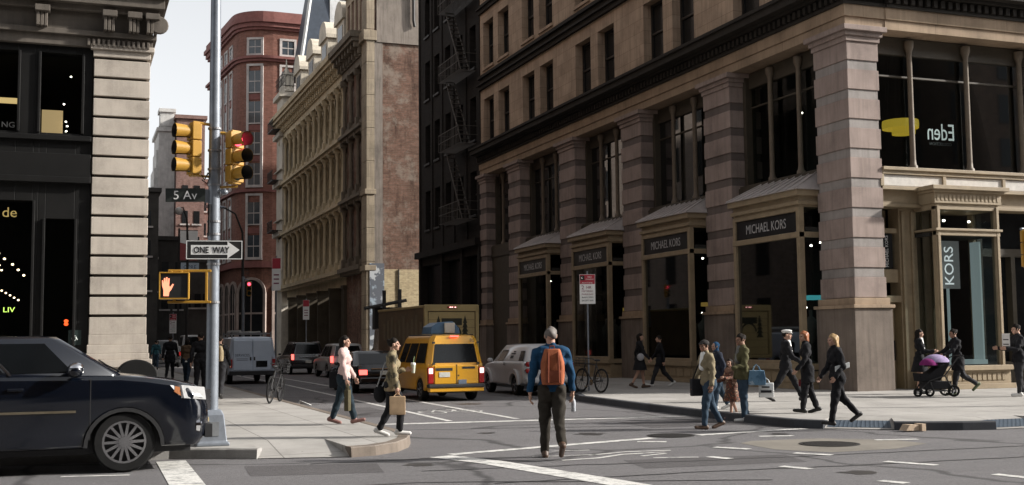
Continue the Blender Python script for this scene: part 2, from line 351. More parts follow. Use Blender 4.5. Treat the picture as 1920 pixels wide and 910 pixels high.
struct(MB().quad(*[(x, y, .003) for x, y in pp]).build('concrete_road_patch', stone('patch', (.18, .165, .142), .2)))
IRON = plain('cast_iron', (.035, .033, .032), .6, .6, .3, 8)
for x, y, r, lab in ((10.02, 18.75, .42, 'dark round manhole cover at the gap in the white crosswalk line'), (11.47, 16.1, .48, 'round manhole cover in the tan concrete road patch')):
    t = thing('manhole_cover', lab, 'manhole cover', (x, y, 0)); mb = MB(); mb.lathe((x, y, 0), [(r, .002), (r, .012), (r*.9, .012), (r*.9, .008)], 28)
    for k in range(-5, 6):
        w = math.sqrt(max(.01, (r*.85)**2-(k*r*.15)**2)); mb.box(x-w, x+w, y+k*r*.15-.02, y+k*r*.15+.02, .008, .013)
    mb.build('cover_plate', IRON, t)

# ---------------------------------------------------------------- the corner shop building
BLK = stone('pier_block', (.3, .238, .212), .5); BND = stone('pier_band', (.29, .265, .25), .4); BND_SHADE = stone('pier_band_shade', (.14, .115, .105), .3); PED = stone('pedestal_granite', (.18, .148, .125), .6)  # second band tone has the side street's shade in its colour
ARCH = stone('architrave_stone', (.36, .27, .19), .45, (2.7, 2.0)); WALL = stone('upper_brownstone', (.45, .34, .25), .6, (1.1, .52)); CORN = stone('dark_cornice', (.03, .026, .022), .4)
COLM = plain('gallery_column', (.14, .11, .08), .6); TRIM = plain('shop_trim', (.27, .21, .135), .6, 0, .2, 3); TRIMD = plain('shop_trim_dark', (.055, .045, .032), .6, 0, .2, 3); SHED = plain('canopy_metal', (.46, .42, .405), .5, .2, .15, 3)
WIN = plain('dark_pane', (.012, .013, .014), .2, 0, .3, 2, 0, .22); SHOPG = glass('shop_glass'); FRAME = plain('dark_frame', (.035, .03, .026), .5)
ROOM = plain('shop_interior', (.03, .028, .025), .9); LAMP = emit('spot_lamp', (1, .9, .75), 9); AMB = emit('amber_lamp', (1, .62, .12), 1.2); TEAL = emit('teal_display', (.1, .55, .6), .28); SIGNB = plain('sign_black', (.014, .014, .015), .35); LETT = plain('sign_letter', (.42, .42, .42), .5)
WHITEL = emit('white_letter', (.8, .85, .8), .45)
XF, YF = 21.4, 28.55
LF = lambda u, d, z: (XF-d, u, z)          # long face: u along the side street, d outwards
AF = lambda u, d, z: (u, YF-d, z)          # avenue face
cb = thing('corner_building', 'large brown stone corner building with banded piers over glazed shopfronts', 'building', (24, 40, .15))
def wall_holes(mb, u0, u1, z0, z1, holes, d0, d1):
    us = sorted({u0, u1, *[h[0] for h in holes], *[h[1] for h in holes]})
    for a, b in zip(us, us[1:]):
        hs = sorted([(h[2], h[3]) for h in holes if h[0] <= a+1e-6 and h[1] >= b-1e-6]); z = z0
        for p, q in hs:
            if p > z: mb.box(a, b, d0, d1, z, p)
            z = max(z, q)
        if z < z1: mb.box(a, b, d0, d1, z, z1)
    return mb
def courses(mb, box, z0, z1, per=.884, thin=.27, proud=.035, start=0):
    """banded pier: thin recessed bands and thick proud blocks"""
    x0, x1, y0, y1 = box; z = z0
    while z < z1-.02:
        a = min(z+per-thin, z1); mb.cur = 0; mb.box(x0-proud, x1+proud, y0-proud, y1+proud, z+.012, a)
        b = min(a+thin, z1)
        if b > a: mb.cur = 1; mb.box(x0, x1, y0, y1, a, b+.012)
        z = b
    mb.cur = 0
def pier(u0, u1, fr, depth=1.2, ped=True, corner=None):
    mb = MB()
    if corner: bx = corner
    else: bx = None
    if bx is None:
        a = fr(u0, 0, 0); b = fr(u1, -depth, 0); bx = (min(a[0], b[0]), max(a[0], b[0]), min(a[1], b[1]), max(a[1], b[1]))
    courses(mb, bx, 2.86, 10.5)
    x0, x1, y0, y1 = bx
    mb.cur = 2
    mb.box(x0-.14, x1+.14, y0-.14, y1+.14, .1, 2.56); mb.cur = 3; mb.box(x0-.2, x1+.2, y0-.2, y1+.2, 2.56, 2.66); mb.box(x0-.1, x1+.1, y0-.1, y1+.1, 2.66, 2.86)
    mb.cur = 0
    mb.box(x0-.08, x1+.08, y0-.08, y1+.08, 10.5, 10.66); mb.box(x0-.14, x1+.14, y0-.14, y1+.14, 10.66, 10.8); mb.box(x0-.24, x1+.24, y0-.24, y1+.24, 10.8, 10.96)
    return mb.build('pier', [BLK, BND if corner else BND_SHADE, PED, ARCH], cb, 0, .012)
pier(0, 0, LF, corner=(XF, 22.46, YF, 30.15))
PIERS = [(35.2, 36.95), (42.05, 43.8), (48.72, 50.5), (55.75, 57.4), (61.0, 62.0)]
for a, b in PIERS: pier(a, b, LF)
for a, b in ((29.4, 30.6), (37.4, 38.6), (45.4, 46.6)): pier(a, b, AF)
def entab(fr, u0, u1, ext):
    mb = MB(fr)
    mb.box(u0, u1, -1.4, .03, 10.965, 11.26); mb.box(u0-ext*.05, u1, -1.4, .08, 11.265, 11.62)
    mb.cur = 1
    mb.box(u0-ext*.1, u1, -1.4, .15, 11.62, 11.72); u = u0
    mb.box(u0, u1, -1.4, .1, 11.72, 12.0)
    while u < u1: mb.box(u, u+.14, .1, .24, 11.74, 11.96); u += .28
    mb.box(u0-ext*.3, u1, -1.4, .32, 12.0, 12.1); mb.box(u0-ext*.62, u1, -1.4, .62, 12.1, 12.34); mb.box(u0-ext*.7, u1, -1.4, .7, 12.34, 12.45); mb.box(u0, u1, -1.4, .02, 12.45, 12.76)
    return mb.build('architrave', [ARCH, CORN], cb)
entab(LF, YF, 62, 1); entab(AF, XF+1.4, 52, 0)
BAYS = [(30.15, 35.2), (36.95, 42.05), (43.8, 48.72), (50.5, 55.75), (57.4, 61.0)]
def upper(fr, u0, u1, centers):
    mb = MB(fr); holes = []; wins = []
    for z0, z1 in ((12.77, 15.24), (17.0, 19.6), (20.9, 23.4)):
        for c in centers:
            for a, b in ((c-2.05, c-.38), (c+.38, c+2.05)): holes.append((a, b, z0, z1))
    wall_holes(mb, u0, u1, 12.76, 15.82, [h for h in holes if h[2] < 15], -.55, -.05)
    wall_holes(mb, u0, u1, 16.6, 20.2, [h for h in holes if 15 < h[2] < 20], -.55, -.05)
    wall_holes(mb, u0, u1, 20.6, 25.5, [h for h in holes if h[2] > 20], -.55, -.05)
    mb.cur = 1
    for z in (15.82, 20.2): mb.box(u0, u1, -.5, .1, z, z+.22); mb.box(u0, u1, -.5, .22, z+.22, z+.3); mb.box(u0, u1, -.5, .02, z+.3, z+.55 if z > 17 else z+.62); 
    mb.box(u0, u1, -.5, .16, 16.44, 16.6)
    mb.box(u0, u1, -.5, .9, 25.5, 26.6)
    mb.build('upper_wall', [WALL, CORN], cb)
    for a, b, z0, z1 in holes:
        if z1 > 20.5: continue
        w = MB(fr); w.box(a, b, -.5, -.47, z0, z1); W_ = w.build('upper_window', WIN, cb)
        f = MB(fr); zm = (z0+z1)/2
        for q in ((a, a+.07, z0, z1), (b-.07, b, z0, z1), (a, b, z1-.08, z1), (a, b, z0, z0+.08), (a, b, zm-.04, zm+.04)): f.box(q[0], q[1], -.468, -.4, q[2], q[3])
        f.cur = 1; f.box(a-.06, b+.06, -.4, .03, z0-.14, z0-.002)
        f.build('window_frame', [FRAME, WALL], W_)
upper(LF, YF+.05, 62, [32.85, 39.7, 46.55, 53.35, 59.4]); upper(AF, XF+.6, 52, [26.2, 34, 42, 49])
cbr = MB(); cbr.box(XF+.6, 52, YF+.6, 62, 25.6, 26.2); cbr.box(51.6, 52, YF+.6, 62, 0, 25.6); cbr.box(XF+.6, 52, 61.6, 62, 0, 25.6)
cbr.build('roof', CORN, cb)
it = MB(); it.box(XF+1.5, 51.5, YF+1.5, 61.5, 6.2, 6.5); it.box(XF+1.5, 51.5, YF+1.5, 61.5, 11.2, 11.5); it.box(XF+6, XF+6.1, YF+5.2, 61, .15, 11); it.box(XF+2, 51, YF+5, YF+5.1, .15, 11); it.box(XF+1, 51, YF+1, 61, .0, .16)
it.build('interior_walls', ROOM, cb)
def window2(fr, u0, u1, ncol, z0=6.9, z1=10.95, cols=None):
    """second floor glazing between two piers: panes, transom, slender columns"""
    w = MB(fr); w.quad((u0, -.75, z0), (u1, -.75, z0), (u1, -.75, z1), (u0, -.75, z1)); W_ = w.build('gallery_window', SHOPG, cb)
    f = MB(fr); f.box(u0, u1, -.85, -.65, z1-.55, z1); f.box(u0, u1, -.8, -.7, z1-1.25, z1-1.19); f.box(u0, u1, -.9, -.3, z0-.12, z0+.06); f.box(u0, u0+.18, -.9, -.5, z0, z1); f.box(u1-.18, u1, -.9, -.5, z0, z1)
    f.build('window_frame', TRIMD, W_, 0, .01)
    for u in cols or [u0+(u1-u0)*i/ncol for i in range(1, ncol)]:
        p = fr(u, -.55, 0); c = MB()
        c.lathe((p[0], p[1], 0), [(.14, z0), (.14, z0+.18), (.1, z0+.22), (.085, z0+.4), (.08, z1-.5), (.1, z1-.42), (.15, z1-.3), (.15, z1-.12)], 14); c.build('window_column', COLM, W_, 50)
for a, b in BAYS: window2(LF, a+.05, b-.05, 3)
def shop_bay(u0, u1, p, sign):
    """bay shop window with sloped metal canopy on the side street"""
    mb = MB(LF); z0 = .15
    mb.box(u0, u1, -.6, p+.06, z0, .28); mb.box(u0+.04, u1-.04, -.6, p, .28, .74); mb.box(u0-.02, u1+.02, -.6, p+.1, .74, .92)         # base
    for i in range(int((u1-u0)/.55)): mb.box(u0+.15+i*.55, u0+.58+i*.55, p, p+.025, .36, .66)
    mb.box(u0, u1, -.6, p, 5.72, 6.2); mb.box(u0-.05, u1+.05, -.6, p+.08, 5.78, 5.9); mb.box(u0-.1, u1+.1, -.6, p+.16, 6.05, 6.24)     # frieze
    mb.box(u0, u0+.16, p-.16, p+.03, .92, 5.72); mb.box(u1-.16, u1, p-.16, p+.03, .92, 5.72); mb.box(u0, u0+.14, -.5, -.3, .92, 5.72)   # posts
    mb.box(u0, u1, p-.12, p+.05, 4.78, 4.95); mb.box(u0, u0+.14, -.5, p, 4.78, 4.95); mb.box(u0+.16, u1-.16, p-.1, p+.03, 5.58, 5.72); mb.box(u0+.16, u1-.16, p-.07, p+.015, .92, 1.02)
    B = mb.build('shop_bay', TRIM, cb, 0, .012)
    g = MB(LF); g.quad((u0+.16, p-.06, 1.0), (u1-.16, p-.06, 1.0), (u1-.16, p-.06, 4.8), (u0+.16, p-.06, 4.8)); g.quad((u0+.07, -.3, .92), (u0+.07, p-.16, .92), (u0+.07, p-.16, 5.7), (u0+.07, -.3, 5.7)); g.build('shop_window', SHOPG, B)
    b = MB(LF); b.box(u0+.18, u1-.18, p-.08, p-.02, 4.97, 5.57); s = b.build('sign_board', SIGNB, B)
    if sign:
        c = LF((u0+u1)/2, p-.018, 5.27); text('sign_letters', 'MICHAEL KORS', LETT, s, c, (0, -1, 0), (0, 0, 1), width=2.3, height=.3)
    c = MB(LF); zt = 6.85
    c.quad((u0-.15, p+.2, 6.26), (u1+.15, p+.2, 6.26), (u1-.35, -.28, zt), (u0+.35, -.28, zt)); c.quad((u0-.15, p+.2, 6.26), (u0+.35, -.28, zt), (u0-.15, -.28, 6.26)); c.quad((u1+.15, p+.2, 6.26), (u1+.15, -.28, 6.26), (u1-.35, -.28, zt))
    c.box(u0-.17, u1+.17, -.3, p+.21, 6.24, 6.262)
    n = 8
    for i in range(n+1):
        t = i/n; A = LF(u0-.12+(u1-u0+.24)*t, p+.19, 6.28); Bq = LF(u0+.36+(u1-u0-.72)*t, -.26, zt+.02); c.fr = None; c.tube([A, Bq], .022, 5); c.fr = LF
    c.build('metal_canopy', SHED, B)
    inn = MB(LF); inn.box(u0+.2, u1-.1, -2.2, -2.1, .92, 4.7); inn.box(u0, u1, -2.2, p-.2, 5.0, 5.1); inn.box(u0, u1, -2.2, p-.2, .7, .8); inn.build('display_backdrop', ROOM, B)
    return B
bay_objs = []
for k, (a, b) in enumerate(BAYS[:4]): bay_objs.append(shop_bay(a+.12, a+3.95, .65, True))
for k, (a, b) in enumerate(BAYS):         # recessed wall beside the bay window
    mb = MB(LF); u = a+4.0 if k < 4 else a; mb.box(u, b, -.5, -.3, .15, 6.6); mb.box(a, b, -.5, -.25, 6.3, 6.88); mb.build('recess_panel', TRIMD, cb)
def lamps(name, pts, r, M, par):
    for p in pts: mb = MB(); mb.ell(p, r, r, r*.8, 8, 5); o = mb.build(name.rstrip('s'), M, par)
    return o
for k, B in enumerate(bay_objs):
    a = BAYS[k][0]
    lamps('spot_lamps', [(XF+.35, a+q, 4.62+random.uniform(-.05, .05)) for q in ((.5, 1.0, 1.7, 2.6) if k < 2 else (.6, 2.2))], .04, LAMP, B)
    lamps('counter_lamps', [(XF+1.2, a+q, 2.7) for q in (1.2, 2.6)], .035, LAMP, B)
    d = MB(); d.box(XF+.9, XF+1.5, a+1.0, a+1.5, 2.86, 3.06) if k == 0 else d.box(XF+.9, XF+1.3, a+.8, a+1.25, 3.1, 3.5); d.box(XF+1.2, XF+1.6, a+2.4, a+2.7, 2.95, 3.1); d.build('display_case', TEAL if k == 0 else emit('amber_case', (.8, .5, .12), .12), B)
    d = MB()
    for q in (.7, 1.5, 2.3, 3.1):
        d.lathe((XF+.6, a+q, 0), [(.12, .95), (.03, 1.0), (.03, 1.5), (.14, 1.65), (.18, 2.0), (.2, 2.25), (.05, 2.4), (.06, 2.6)], 10)
    d.build('dress_form', plain('display_grey', (.1, .1, .095), .8), B, 50)
lamps('ceiling_lamp', [(XF+1.4, 37.9, 8.6), (XF+1.4, 39.0, 8.05), (XF+1.2, 40.5, 7.9), (XF+1.2, 40.2, 7.95), (XF+1.3, 32.8, 9.2)], .04, LAMP, cb)
lamps('amber_lamp', [(XF+1.4, 38.6, 7.35)], .09, AMB, cb)
mb = MB(); mb.box(XF+1.2, XF+1.25, 44.4, 45.0, 7.1, 9.4); mb.build('lit_blind', emit('lit_blind', (.75, .72, .55), .14), cb)
mb = MB(); mb.box(XF+1.2, XF+1.25, 46.2, 46.8, 7.1, 8.9); mb.build('lit_blind', emit('yellow_blind', (.6, .45, .1), .1), cb)
# avenue side: entrance, projecting shop bay, gallery windows
window2(AF, 22.5, 29.35, 3, 6.75, 10.95, [24.12, 26.3, 28.45]); window2(AF, 30.65, 37.35, 3, 6.75, 10.95); window2(AF, 38.65, 45.35, 3, 6.75, 10.95)
af = MB(AF)
for u0, u1 in ((22.5, 29.38), (30.62, 37.38), (38.62, 45.38)):
    af.cur = 0; af.box(u0, u1, -.8, .04, 6.56, 6.7); af.box(u0, u1, -.8, .1, 6.68, 6.78); af.cur = 1; af.box(u0, u1, -.8, -.02, 6.22, 6.55); af.cur = 0
    for i in (0, 1, 2, 3): u = u0+(u1-u0)*i/3; af.box(u-.06, u+.06, -.5, .03, 6.2, 6.56)
    af.box(u0, u1, -.8, .02, 6.1, 6.21); af.box(u0, u1, -.8, -.2, 5.68, 6.1); af.box(u0, u1, -.8, -.14, 5.6, 5.7)
af.build('shop_frieze', [TRIM, plain('frieze_panel', (.5, .47, .43), .6)], cb, 0, .01)
bx0, bx1, bp = 24.03, 26.42, .45
mb = MB(AF)
mb.box(bx0-.2, bx1+.2, -1.0, bp+.2, .15, .3); mb.box(bx0-.1, bx1+.1, -1.0, bp+.1, .3, .7); mb.box(bx0-.22, bx1+.22, -1.0, bp+.22, .7, .84)
for i in range(12): mb.box(bx0+.1+i*.185, bx0+.24+i*.185, bp+.1, bp+.125, .4, .6)
for u in (bx0, bx1-.17): mb.box(u, u+.17, bp-.17, bp, .84, 5.6); mb.box(u+.04, u+.13, bp, bp+.04, .84, 5.6)
for u in (bx0, bx1-.14): mb.box(u, u+.14, -.75, -.55, .84, 5.6)
mb.box(bx0, bx1, bp-.15, bp+.03, 4.72, 4.86); mb.box(bx0-.06, bx1+.06, -.8, bp+.08, 4.86, 4.93)
mb.box(bx0, bx1, -1.0, bp, 5.5, 5.72); mb.box(bx0-.06, bx1+.06, -1.0, bp+.06, 5.68, 6.0); mb.box(bx0-.14, bx1+.14, -1.0, bp+.14, 6.0, 6.08); mb.box(bx0-.24, bx1+.24, -1.0, bp+.24, 6.08, 6.2)
for i in range(16): mb.box(bx0+.02+i*.15, bx0+.1+i*.15, bp+.06, bp+.075, 5.76, 5.94)
B = mb.build('shop_bay', TRIM, cb, 0, .012)
g = MB(AF); g.quad((bx0+.17, bp-.07, .84), (bx1-.17, bp-.07, .84), (bx1-.17, bp-.07, 5.5), (bx0+.17, bp-.07, 5.5))
for u in (bx0+.07, bx1-.07): g.quad((u, -.55, .84), (u, bp-.17, .84), (u, bp-.17, 5.5), (u, -.55, 5.5))
g.build('shop_window', SHOPG, B)
mb = MB(AF); mb.box(bx0+.2, bx1, -1.9, -1.8, .9, 4.7); mb.box(bx0, bx1, -1.9, bp-.3, 4.72, 4.82); mb.box(bx0+.1, bx1-.1, -1.9, bp-.2, .75, .86); mb.cur = 1
mb.box(bx1-.36, bx1-.3, -.45, -.05, .86, 4.6); mb.box(bx0+1.2, bx0+1.23, -.6, -.5, .86, 4.0); mb.box(bx0+.7, bx1-.25, -.6, 0, .862, 1.0)
mb.build('display_backdrop', [ROOM, emit('display_glow', (.42, .5, .5), .3)], B)  # pale slabs glow in place of lamps inside the bay
mb = MB(AF); mb.box(bx0+.42, bx0+1.25, -.08, -.04, 3.15, 4.6); pn = mb.build('hanging_banner', emit('banner_grey_glow', (.17, .17, .165), .32), B)  # banner and its letters glow so they show in the unlit window
c = AF(bx0+.84, -.03, 3.85); text('banner_letters', 'KORS', emit('glow_letter', (.7, .72, .72), .7), pn, c, (0, 0, 1), (-1, 0, 0), width=1.15, height=.34)
lamps('spot_lamps', [AF(bx0+.4, -.3, 5.3), AF(bx0+.95, -.3, 5.25), AF(bx0+2.0, -.4, 5.25)], .045, LAMP, B); lamps('counter_lamp', [AF(bx0+.3, -.6, 2.3)], .04, LAMP, B)
mb = MB(AF); mb.box(22.5, 22.72, -1.0, -.4, .15, 5.6); mb.box(23.45, 24.1, -1.0, -.5, .15, 5.6); mb.box(22.72, 23.45, -.95, -.6, 3.35, 3.75); mb.box(22.7, 23.45, -1.0, -.5, 2.75, 2.95); mb.box(22.72, 23.45, -.95, -.6, 4.85, 5.0); mb.box(22.72, 23.45, -1.2, -1.1, 5.0, 5.6)
mb.box(23.5, 23.6, -.5, -.42, .15, 5.5); mb.box(23.85, 23.95, -.5, -.42, .15, 5.5)
EN = mb.build('entrance', TRIM, cb, 0, .01)
mb = MB(AF); mb.box(22.74, 23.43, -.9, -.84, .15, .5); mb.box(22.74, 22.86, -.9, -.84, .5, 2.75); mb.box(23.31, 23.43, -.9, -.84, .5, 2.75); mb.box(22.86, 23.31, -.9, -.84, 2.6, 2.75); mb.box(22.86, 23.31, -.9, -.84, .95, 1.1); mb.cur = 1; mb.box(22.86, 23.31, -.88, -.86, 1.1, 2.6); mb.box(22.86, 23.31, -.88, -.86, .5, .95)
D = mb.build('door', [TRIM, SHOPG], EN); MB(AF).box(23.33, 23.37, -.82, -.76, 1.0, 1.6).build('handle', IRON, D)
mb = MB(AF); mb.box(22.74, 23.3, -.7, -.64, 3.78, 4.84); s = mb.build('sign_board', SIGNB, EN)
text('sign_letters', 'MICHAEL KORS', plain('pale_letter', (.7,)*3), s, AF(23.08, -.635, 4.3), (0, 0, 1), (-1, 0, 0), width=.95, height=.11)
lamps('wall_lamp', [AF(22.95, -1.5, 1.5), AF(22.98, -1.6, 2.3)], .05, AMB, EN)
mb = MB(AF)
for u0, u1 in ((26.5, 29.38), (30.62, 33.2), (33.4, 37.38), (38.62, 45.38)):
    mb.cur = 0; mb.box(u0, u1, -1.0, -.7, .15, .9); mb.box(u0, u0+.2, -1.0, -.6, .9, 5.6); mb.box(u1-.2, u1, -1.0, -.6, .9, 5.6); mb.box(u0, u1, -1.0, -.65, 4.2, 4.45); mb.box((u0+u1)/2-.08, (u0+u1)/2+.08, -1.0, -.65, .9, 4.2); mb.cur = 1; mb.box(u0, u1, -.95, -.9, .9, 5.6)
mb.build('side_shopfront', [TRIMD, WIN], cb)
# yellow fabric lamp and reversed shop lettering behind the gallery glass
mb = MB()
for dx, dz, r in ((0, 0, .56), (.12, -.17, .36)):
    mb.lathe((24.75+dx, 30.4, 8.35+dz), [(r, 0), (r*1.02, .12), (r, .26), (r*.96, .26), (r*.96, 0)], 26, 'z', False)
lp = mb.build('pendant_lamp', emit('yellow_fabric', (.75, .52, .05), .3), cb)
mb = MB()
for k in range(10): a = 2*math.pi*k/10; mb.cyl((24.75+.5*math.cos(a), 30.4+.5*math.sin(a), 8.6), (24.75+.3*math.cos(a), 30.4+.3*math.sin(a), 11.0), .006, n=4)
mb.build('lamp_cords', IRON, lp)
text('window_letters', 'Eden', WHITEL, cb, AF(25.42, -.78, 8.1), (-1, 0, 0), (0, 0, 1), width=1.02, height=.52)
text('window_letters', 'COLLECTION', plain('faint_letter', (.2,)*3), cb, AF(25.4, -.78, 7.72), (-1, 0, 0), (0, 0, 1), width=.85, height=.09)

# ---------------------------------------------------------------- left corner building
LS = stone('left_pier_stone', (.4, .355, .305), .3); LJ = stone('left_joint', (.06, .05, .042), .3); LD = plain('shopfront_black', (.0065, .0063, .006), .5, 0, .3, 2, 0, .25); LC = stone('left_cornice', (.11, .095, .08), .45)
lb = thing('corner_shop_building', 'dark shopfront building with a pale grooved stone corner pier and carved cornice', 'building', (-6, 40, .15))
LA = lambda u, d, z: (u, 28.5-d, z)
mb = MB(); z = 1.95
mb.box(.3, 1.66, 28.44, 29.9, .1, 1.2); mb.box(.24, 1.74, 28.38, 29.96, 1.2, 1.38); mb.box(.3, 1.68, 28.44, 29.9, 1.38, 1.52); mb.box(.32, 1.66, 28.46, 29.9, 1.52, 1.72); mb.box(.35, 1.62, 28.49, 29.9, 1.72, 1.95)
k = 0
while z < 8.2:
    mb.box(.36, 1.61, 28.5, 29.86, z, z+.398); mb.cur = 1; mb.box(.42, 1.54, 28.6, 29.8, z+.398, z+.462); mb.cur = 0; z += .462
mb.box(.34, 1.62, 28.49, 29.9, z, z+.16); mb.box(.28, 1.7, 28.42, 29.9, z+.16, z+.28)
mb.build('pier', [LS, LJ], lb, 0, .012)
mb = MB()
mb.box(-30, 1.66, 28.46, 29.9, 8.62, 8.86); 
u = .2
while u < 1.6: mb.box(u, u+.06, 28.38, 28.46, 8.64, 8.8); u += .11
mb.box(-30, 1.74, 28.36, 29.9, 8.86, 8.98); mb.box(-30, 1.66, 28.46, 29.9, 8.98, 9.42)
mb.box(-30, 1.78, 28.3, 29.9, 9.42, 9.56); mb.box(-30, 1.9, 28.12, 29.9, 9.56, 9.8); mb.box(-30, 2.0, 28.02, 29.9, 9.8, 10.1)
for u in (-2.6, -.9, .55, 1.1, 1.5): 
    for q in range(3): mb.box(u+q*.085, u+q*.085+.07, 28.16+.03*q, 28.46, 8.98, 9.42)
    mb.box(u-.03, u+.29, 28.1, 28.46, 9.3, 9.44)
mb.lathe((1.78, 28.25, 9.2), [(.02, -.06), (.2, -.05), (.22, 0), (.2, .05), (.02, .06)], 18, 'y')
mb.build('cornice', LC, lb, 0, .01)
mb = MB(); mb.box(-30, 1.6, 28.6, 60, 10.1, 33); mb.box(.9, 1.6, 29.9, 60, .1, 10.1)
mb.build('wall', brick('left_brick', (.16, .12, .1), (.2, .14, .11), (.14, .13, .12)), lb)
mb = MB(LA)
holes = [(-.78, .1, 6.58, 8.45), (-2.2, -1.27, 6.58, 8.45), (-3.7, -2.75, 6.58, 8.45), (-1.75, -.9, .6, 5.0), (-3.6, -1.95, .6, 5.0), (-.62, .0, .5, 4.6)]
wall_holes(mb, -12, .34, .1, 8.62, holes, -.5, -.1)
mb.box(-12, .33, -.1, .06, 5.42, 5.56); mb.box(-12, .33, -.1, -.02, 5.56, 6.1); mb.box(-12, .33, -.1, .02, 6.4, 6.52)
for h in holes: 
    for a, b in ((h[0]-.06, h[0]), (h[1], h[1]+.06)): mb.box(a, b, -.1, -.03, h[2], h[3])
mb.build('shopfront', LD, lb, 0, .01)
for h in holes:
    g = MB(LA); g.quad((h[0], -.35, h[2]), (h[1], -.35, h[2]), (h[1], -.35, h[3]), (h[0], -.35, h[3])); W_ = g.build('shop_window', SHOPG, lb)
mb = MB(LA); mb.box(-12, .3, -6, -5.9, .1, 8.6); mb.box(-12, .3, -6, -.6, 5.7, 5.9); mb.box(.26, .33, -6, -.6, .1, 8.6); mb.box(-12, .3, -6, -.6, 8.5, 8.6); mb.box(-12, .3, -6, -.6, .1, .16)
mb.build('interior_walls', ROOM, lb)
WOOD = emit('lit_wood', (.75, .5, .24), .42)
MB(LA).box(-.76, -.3, -.8, -.7, 6.6, 7.22).build('lit_panel', WOOD, lb); MB(LA).box(-2.2, -1.29, -.7, -.62, 7.32, 7.44).build('lit_strip', emit('lit_strip', (.9, .6, .25), .6), lb)
for p in ((-.14, -.6, 8.02), (-.28, -.62, 7.36), (-.23, -.64, 6.95), (-.2, -.6, 6.84), (-.22, -.6, 6.72)): lamps('hanging_lamp', [LA(*p)], .022, LAMP, lb)
for i in range(5): lamps('ceiling_lamp', [LA(-1.62+i*.12+(.05 if i > 1 else 0), -.9-i*.12, 3.85-i*.12)], .03, emit('warm_spot', (1, .75, .45), 5), lb)
for i in range(5): lamps('ceiling_lamp', [LA(-1.55+i*.09, -1.2, 3.0-i*.055)], .024, MATS['warm_spot'], lb)
for dx, dz in ((0, 0), (.05, -.12)): lamps('ceiling_lamp', [LA(-1.62+dx, -1.3, 3.6+dz)], .024, MATS['warm_spot'], lb)
text('neon_letters', 'LIV', emit('neon_green', (.6, .95, .15), .8), lb, LA(-1.34, -.32, 2.53), (1, 0, 0), (0, 0, 1), width=.24, height=.11)
text('window_letters', 'NG', plain('white_vinyl', (.4, .4, .38), .5), lb, LA(-1.46, -.33, 6.76), (1, 0, 0), (0, 0, 1), width=.27, height=.13)
text('fascia_letters', 'de', plain('gold_letter', (.3, .23, .08), .5), lb, LA(-1.37, -.08, 4.72), (1, 0, 0), (0, 0, 1), width=.3, height=.22)
lamps('red_glow_spot', [LA(-.13, -.3, 2.2), LA(-.13, -.3, 2.27)], .05, emit('red_glow', (1, .1, .02), .9), lb)  # two small red glowing marks at the glass
mb = MB(LA); mb.box(-.08, .2, -.1, -.085, 1.72, 2.06); s = mb.build('access_sign', plain('sign_green_black', (.018, .03, .028), .5), lb)
mb = MB(); VW = plain('white_vinyl_bright', (.7, .75, .72), .5); P = lambda x, z: LA(.05+x, -.078, 1.9+z)
ring = [P(.045*math.cos(a)-.005, .045*math.sin(a)-.035) for a in [math.pi*.75+math.pi*1.45*i/14 for i in range(15)]]
mb.tube(ring, .008, 5); mb.tube([P(-.01, .06), P(-.008, 0), P(.045, 0), P(.06, -.06), P(.08, -.055)], .009, 5); mb.tube([P(-.01, .03), P(.035, .03)], .006, 5); mb.ell(P(-.01, .088), .014, .008, .014, 8, 5)
mb.build('wheelchair_symbol', VW, s)
# unseen plain row, added tall to darken the street and its reflections
nb = thing('row_building', 'tall brown brick building along the left pavement, unseen behind the stone pier', 'building', (-6, 90, .15))
mb = MB(); mb.box(-25, 1.4, 60.2, 126, .1, 33); mb.build('wall', MATS['left_brick'], nb)
for f in range(6):
    for i in range(16):
        y = 62+i*4; mb = MB(); mb.box(1.38, 1.43, y, y+1.5, 1.6+f*4, 4.2+f*4); mb.build('window', WIN, nb)

# ---------------------------------------------------------------- dark fire-escape building next door
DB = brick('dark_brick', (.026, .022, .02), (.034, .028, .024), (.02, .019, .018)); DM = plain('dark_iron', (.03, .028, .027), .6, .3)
db = thing('fire_escape_building', 'very dark brown building with fire escapes between the brown corner store and the yellow truck', 'building', (28, 68, .15))
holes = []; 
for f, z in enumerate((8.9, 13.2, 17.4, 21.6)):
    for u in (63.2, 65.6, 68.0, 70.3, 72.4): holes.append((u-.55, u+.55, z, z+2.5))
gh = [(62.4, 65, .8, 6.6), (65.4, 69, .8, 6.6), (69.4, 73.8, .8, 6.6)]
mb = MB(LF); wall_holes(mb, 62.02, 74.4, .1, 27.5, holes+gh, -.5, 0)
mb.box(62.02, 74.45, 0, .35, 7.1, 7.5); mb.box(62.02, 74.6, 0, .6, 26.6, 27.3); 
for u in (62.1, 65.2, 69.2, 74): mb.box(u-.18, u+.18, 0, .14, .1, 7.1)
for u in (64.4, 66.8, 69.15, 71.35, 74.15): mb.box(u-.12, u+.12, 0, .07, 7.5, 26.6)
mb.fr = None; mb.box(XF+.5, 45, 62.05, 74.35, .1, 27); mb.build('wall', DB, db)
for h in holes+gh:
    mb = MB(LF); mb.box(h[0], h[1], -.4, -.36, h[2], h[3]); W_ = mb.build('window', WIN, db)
    mb = MB(LF); zm = (h[2]+h[3])/2; mb.box(h[0], h[1], -.35, -.3, zm-.04, zm+.04); mb.box(h[0]-.05, h[1]+.05, -.3, .1, h[2]-.13, h[2]-.005); mb.build('window_frame', DM, W_)
FEM = plain('fire_escape_iron', (.085, .075, .065), .6, .2)
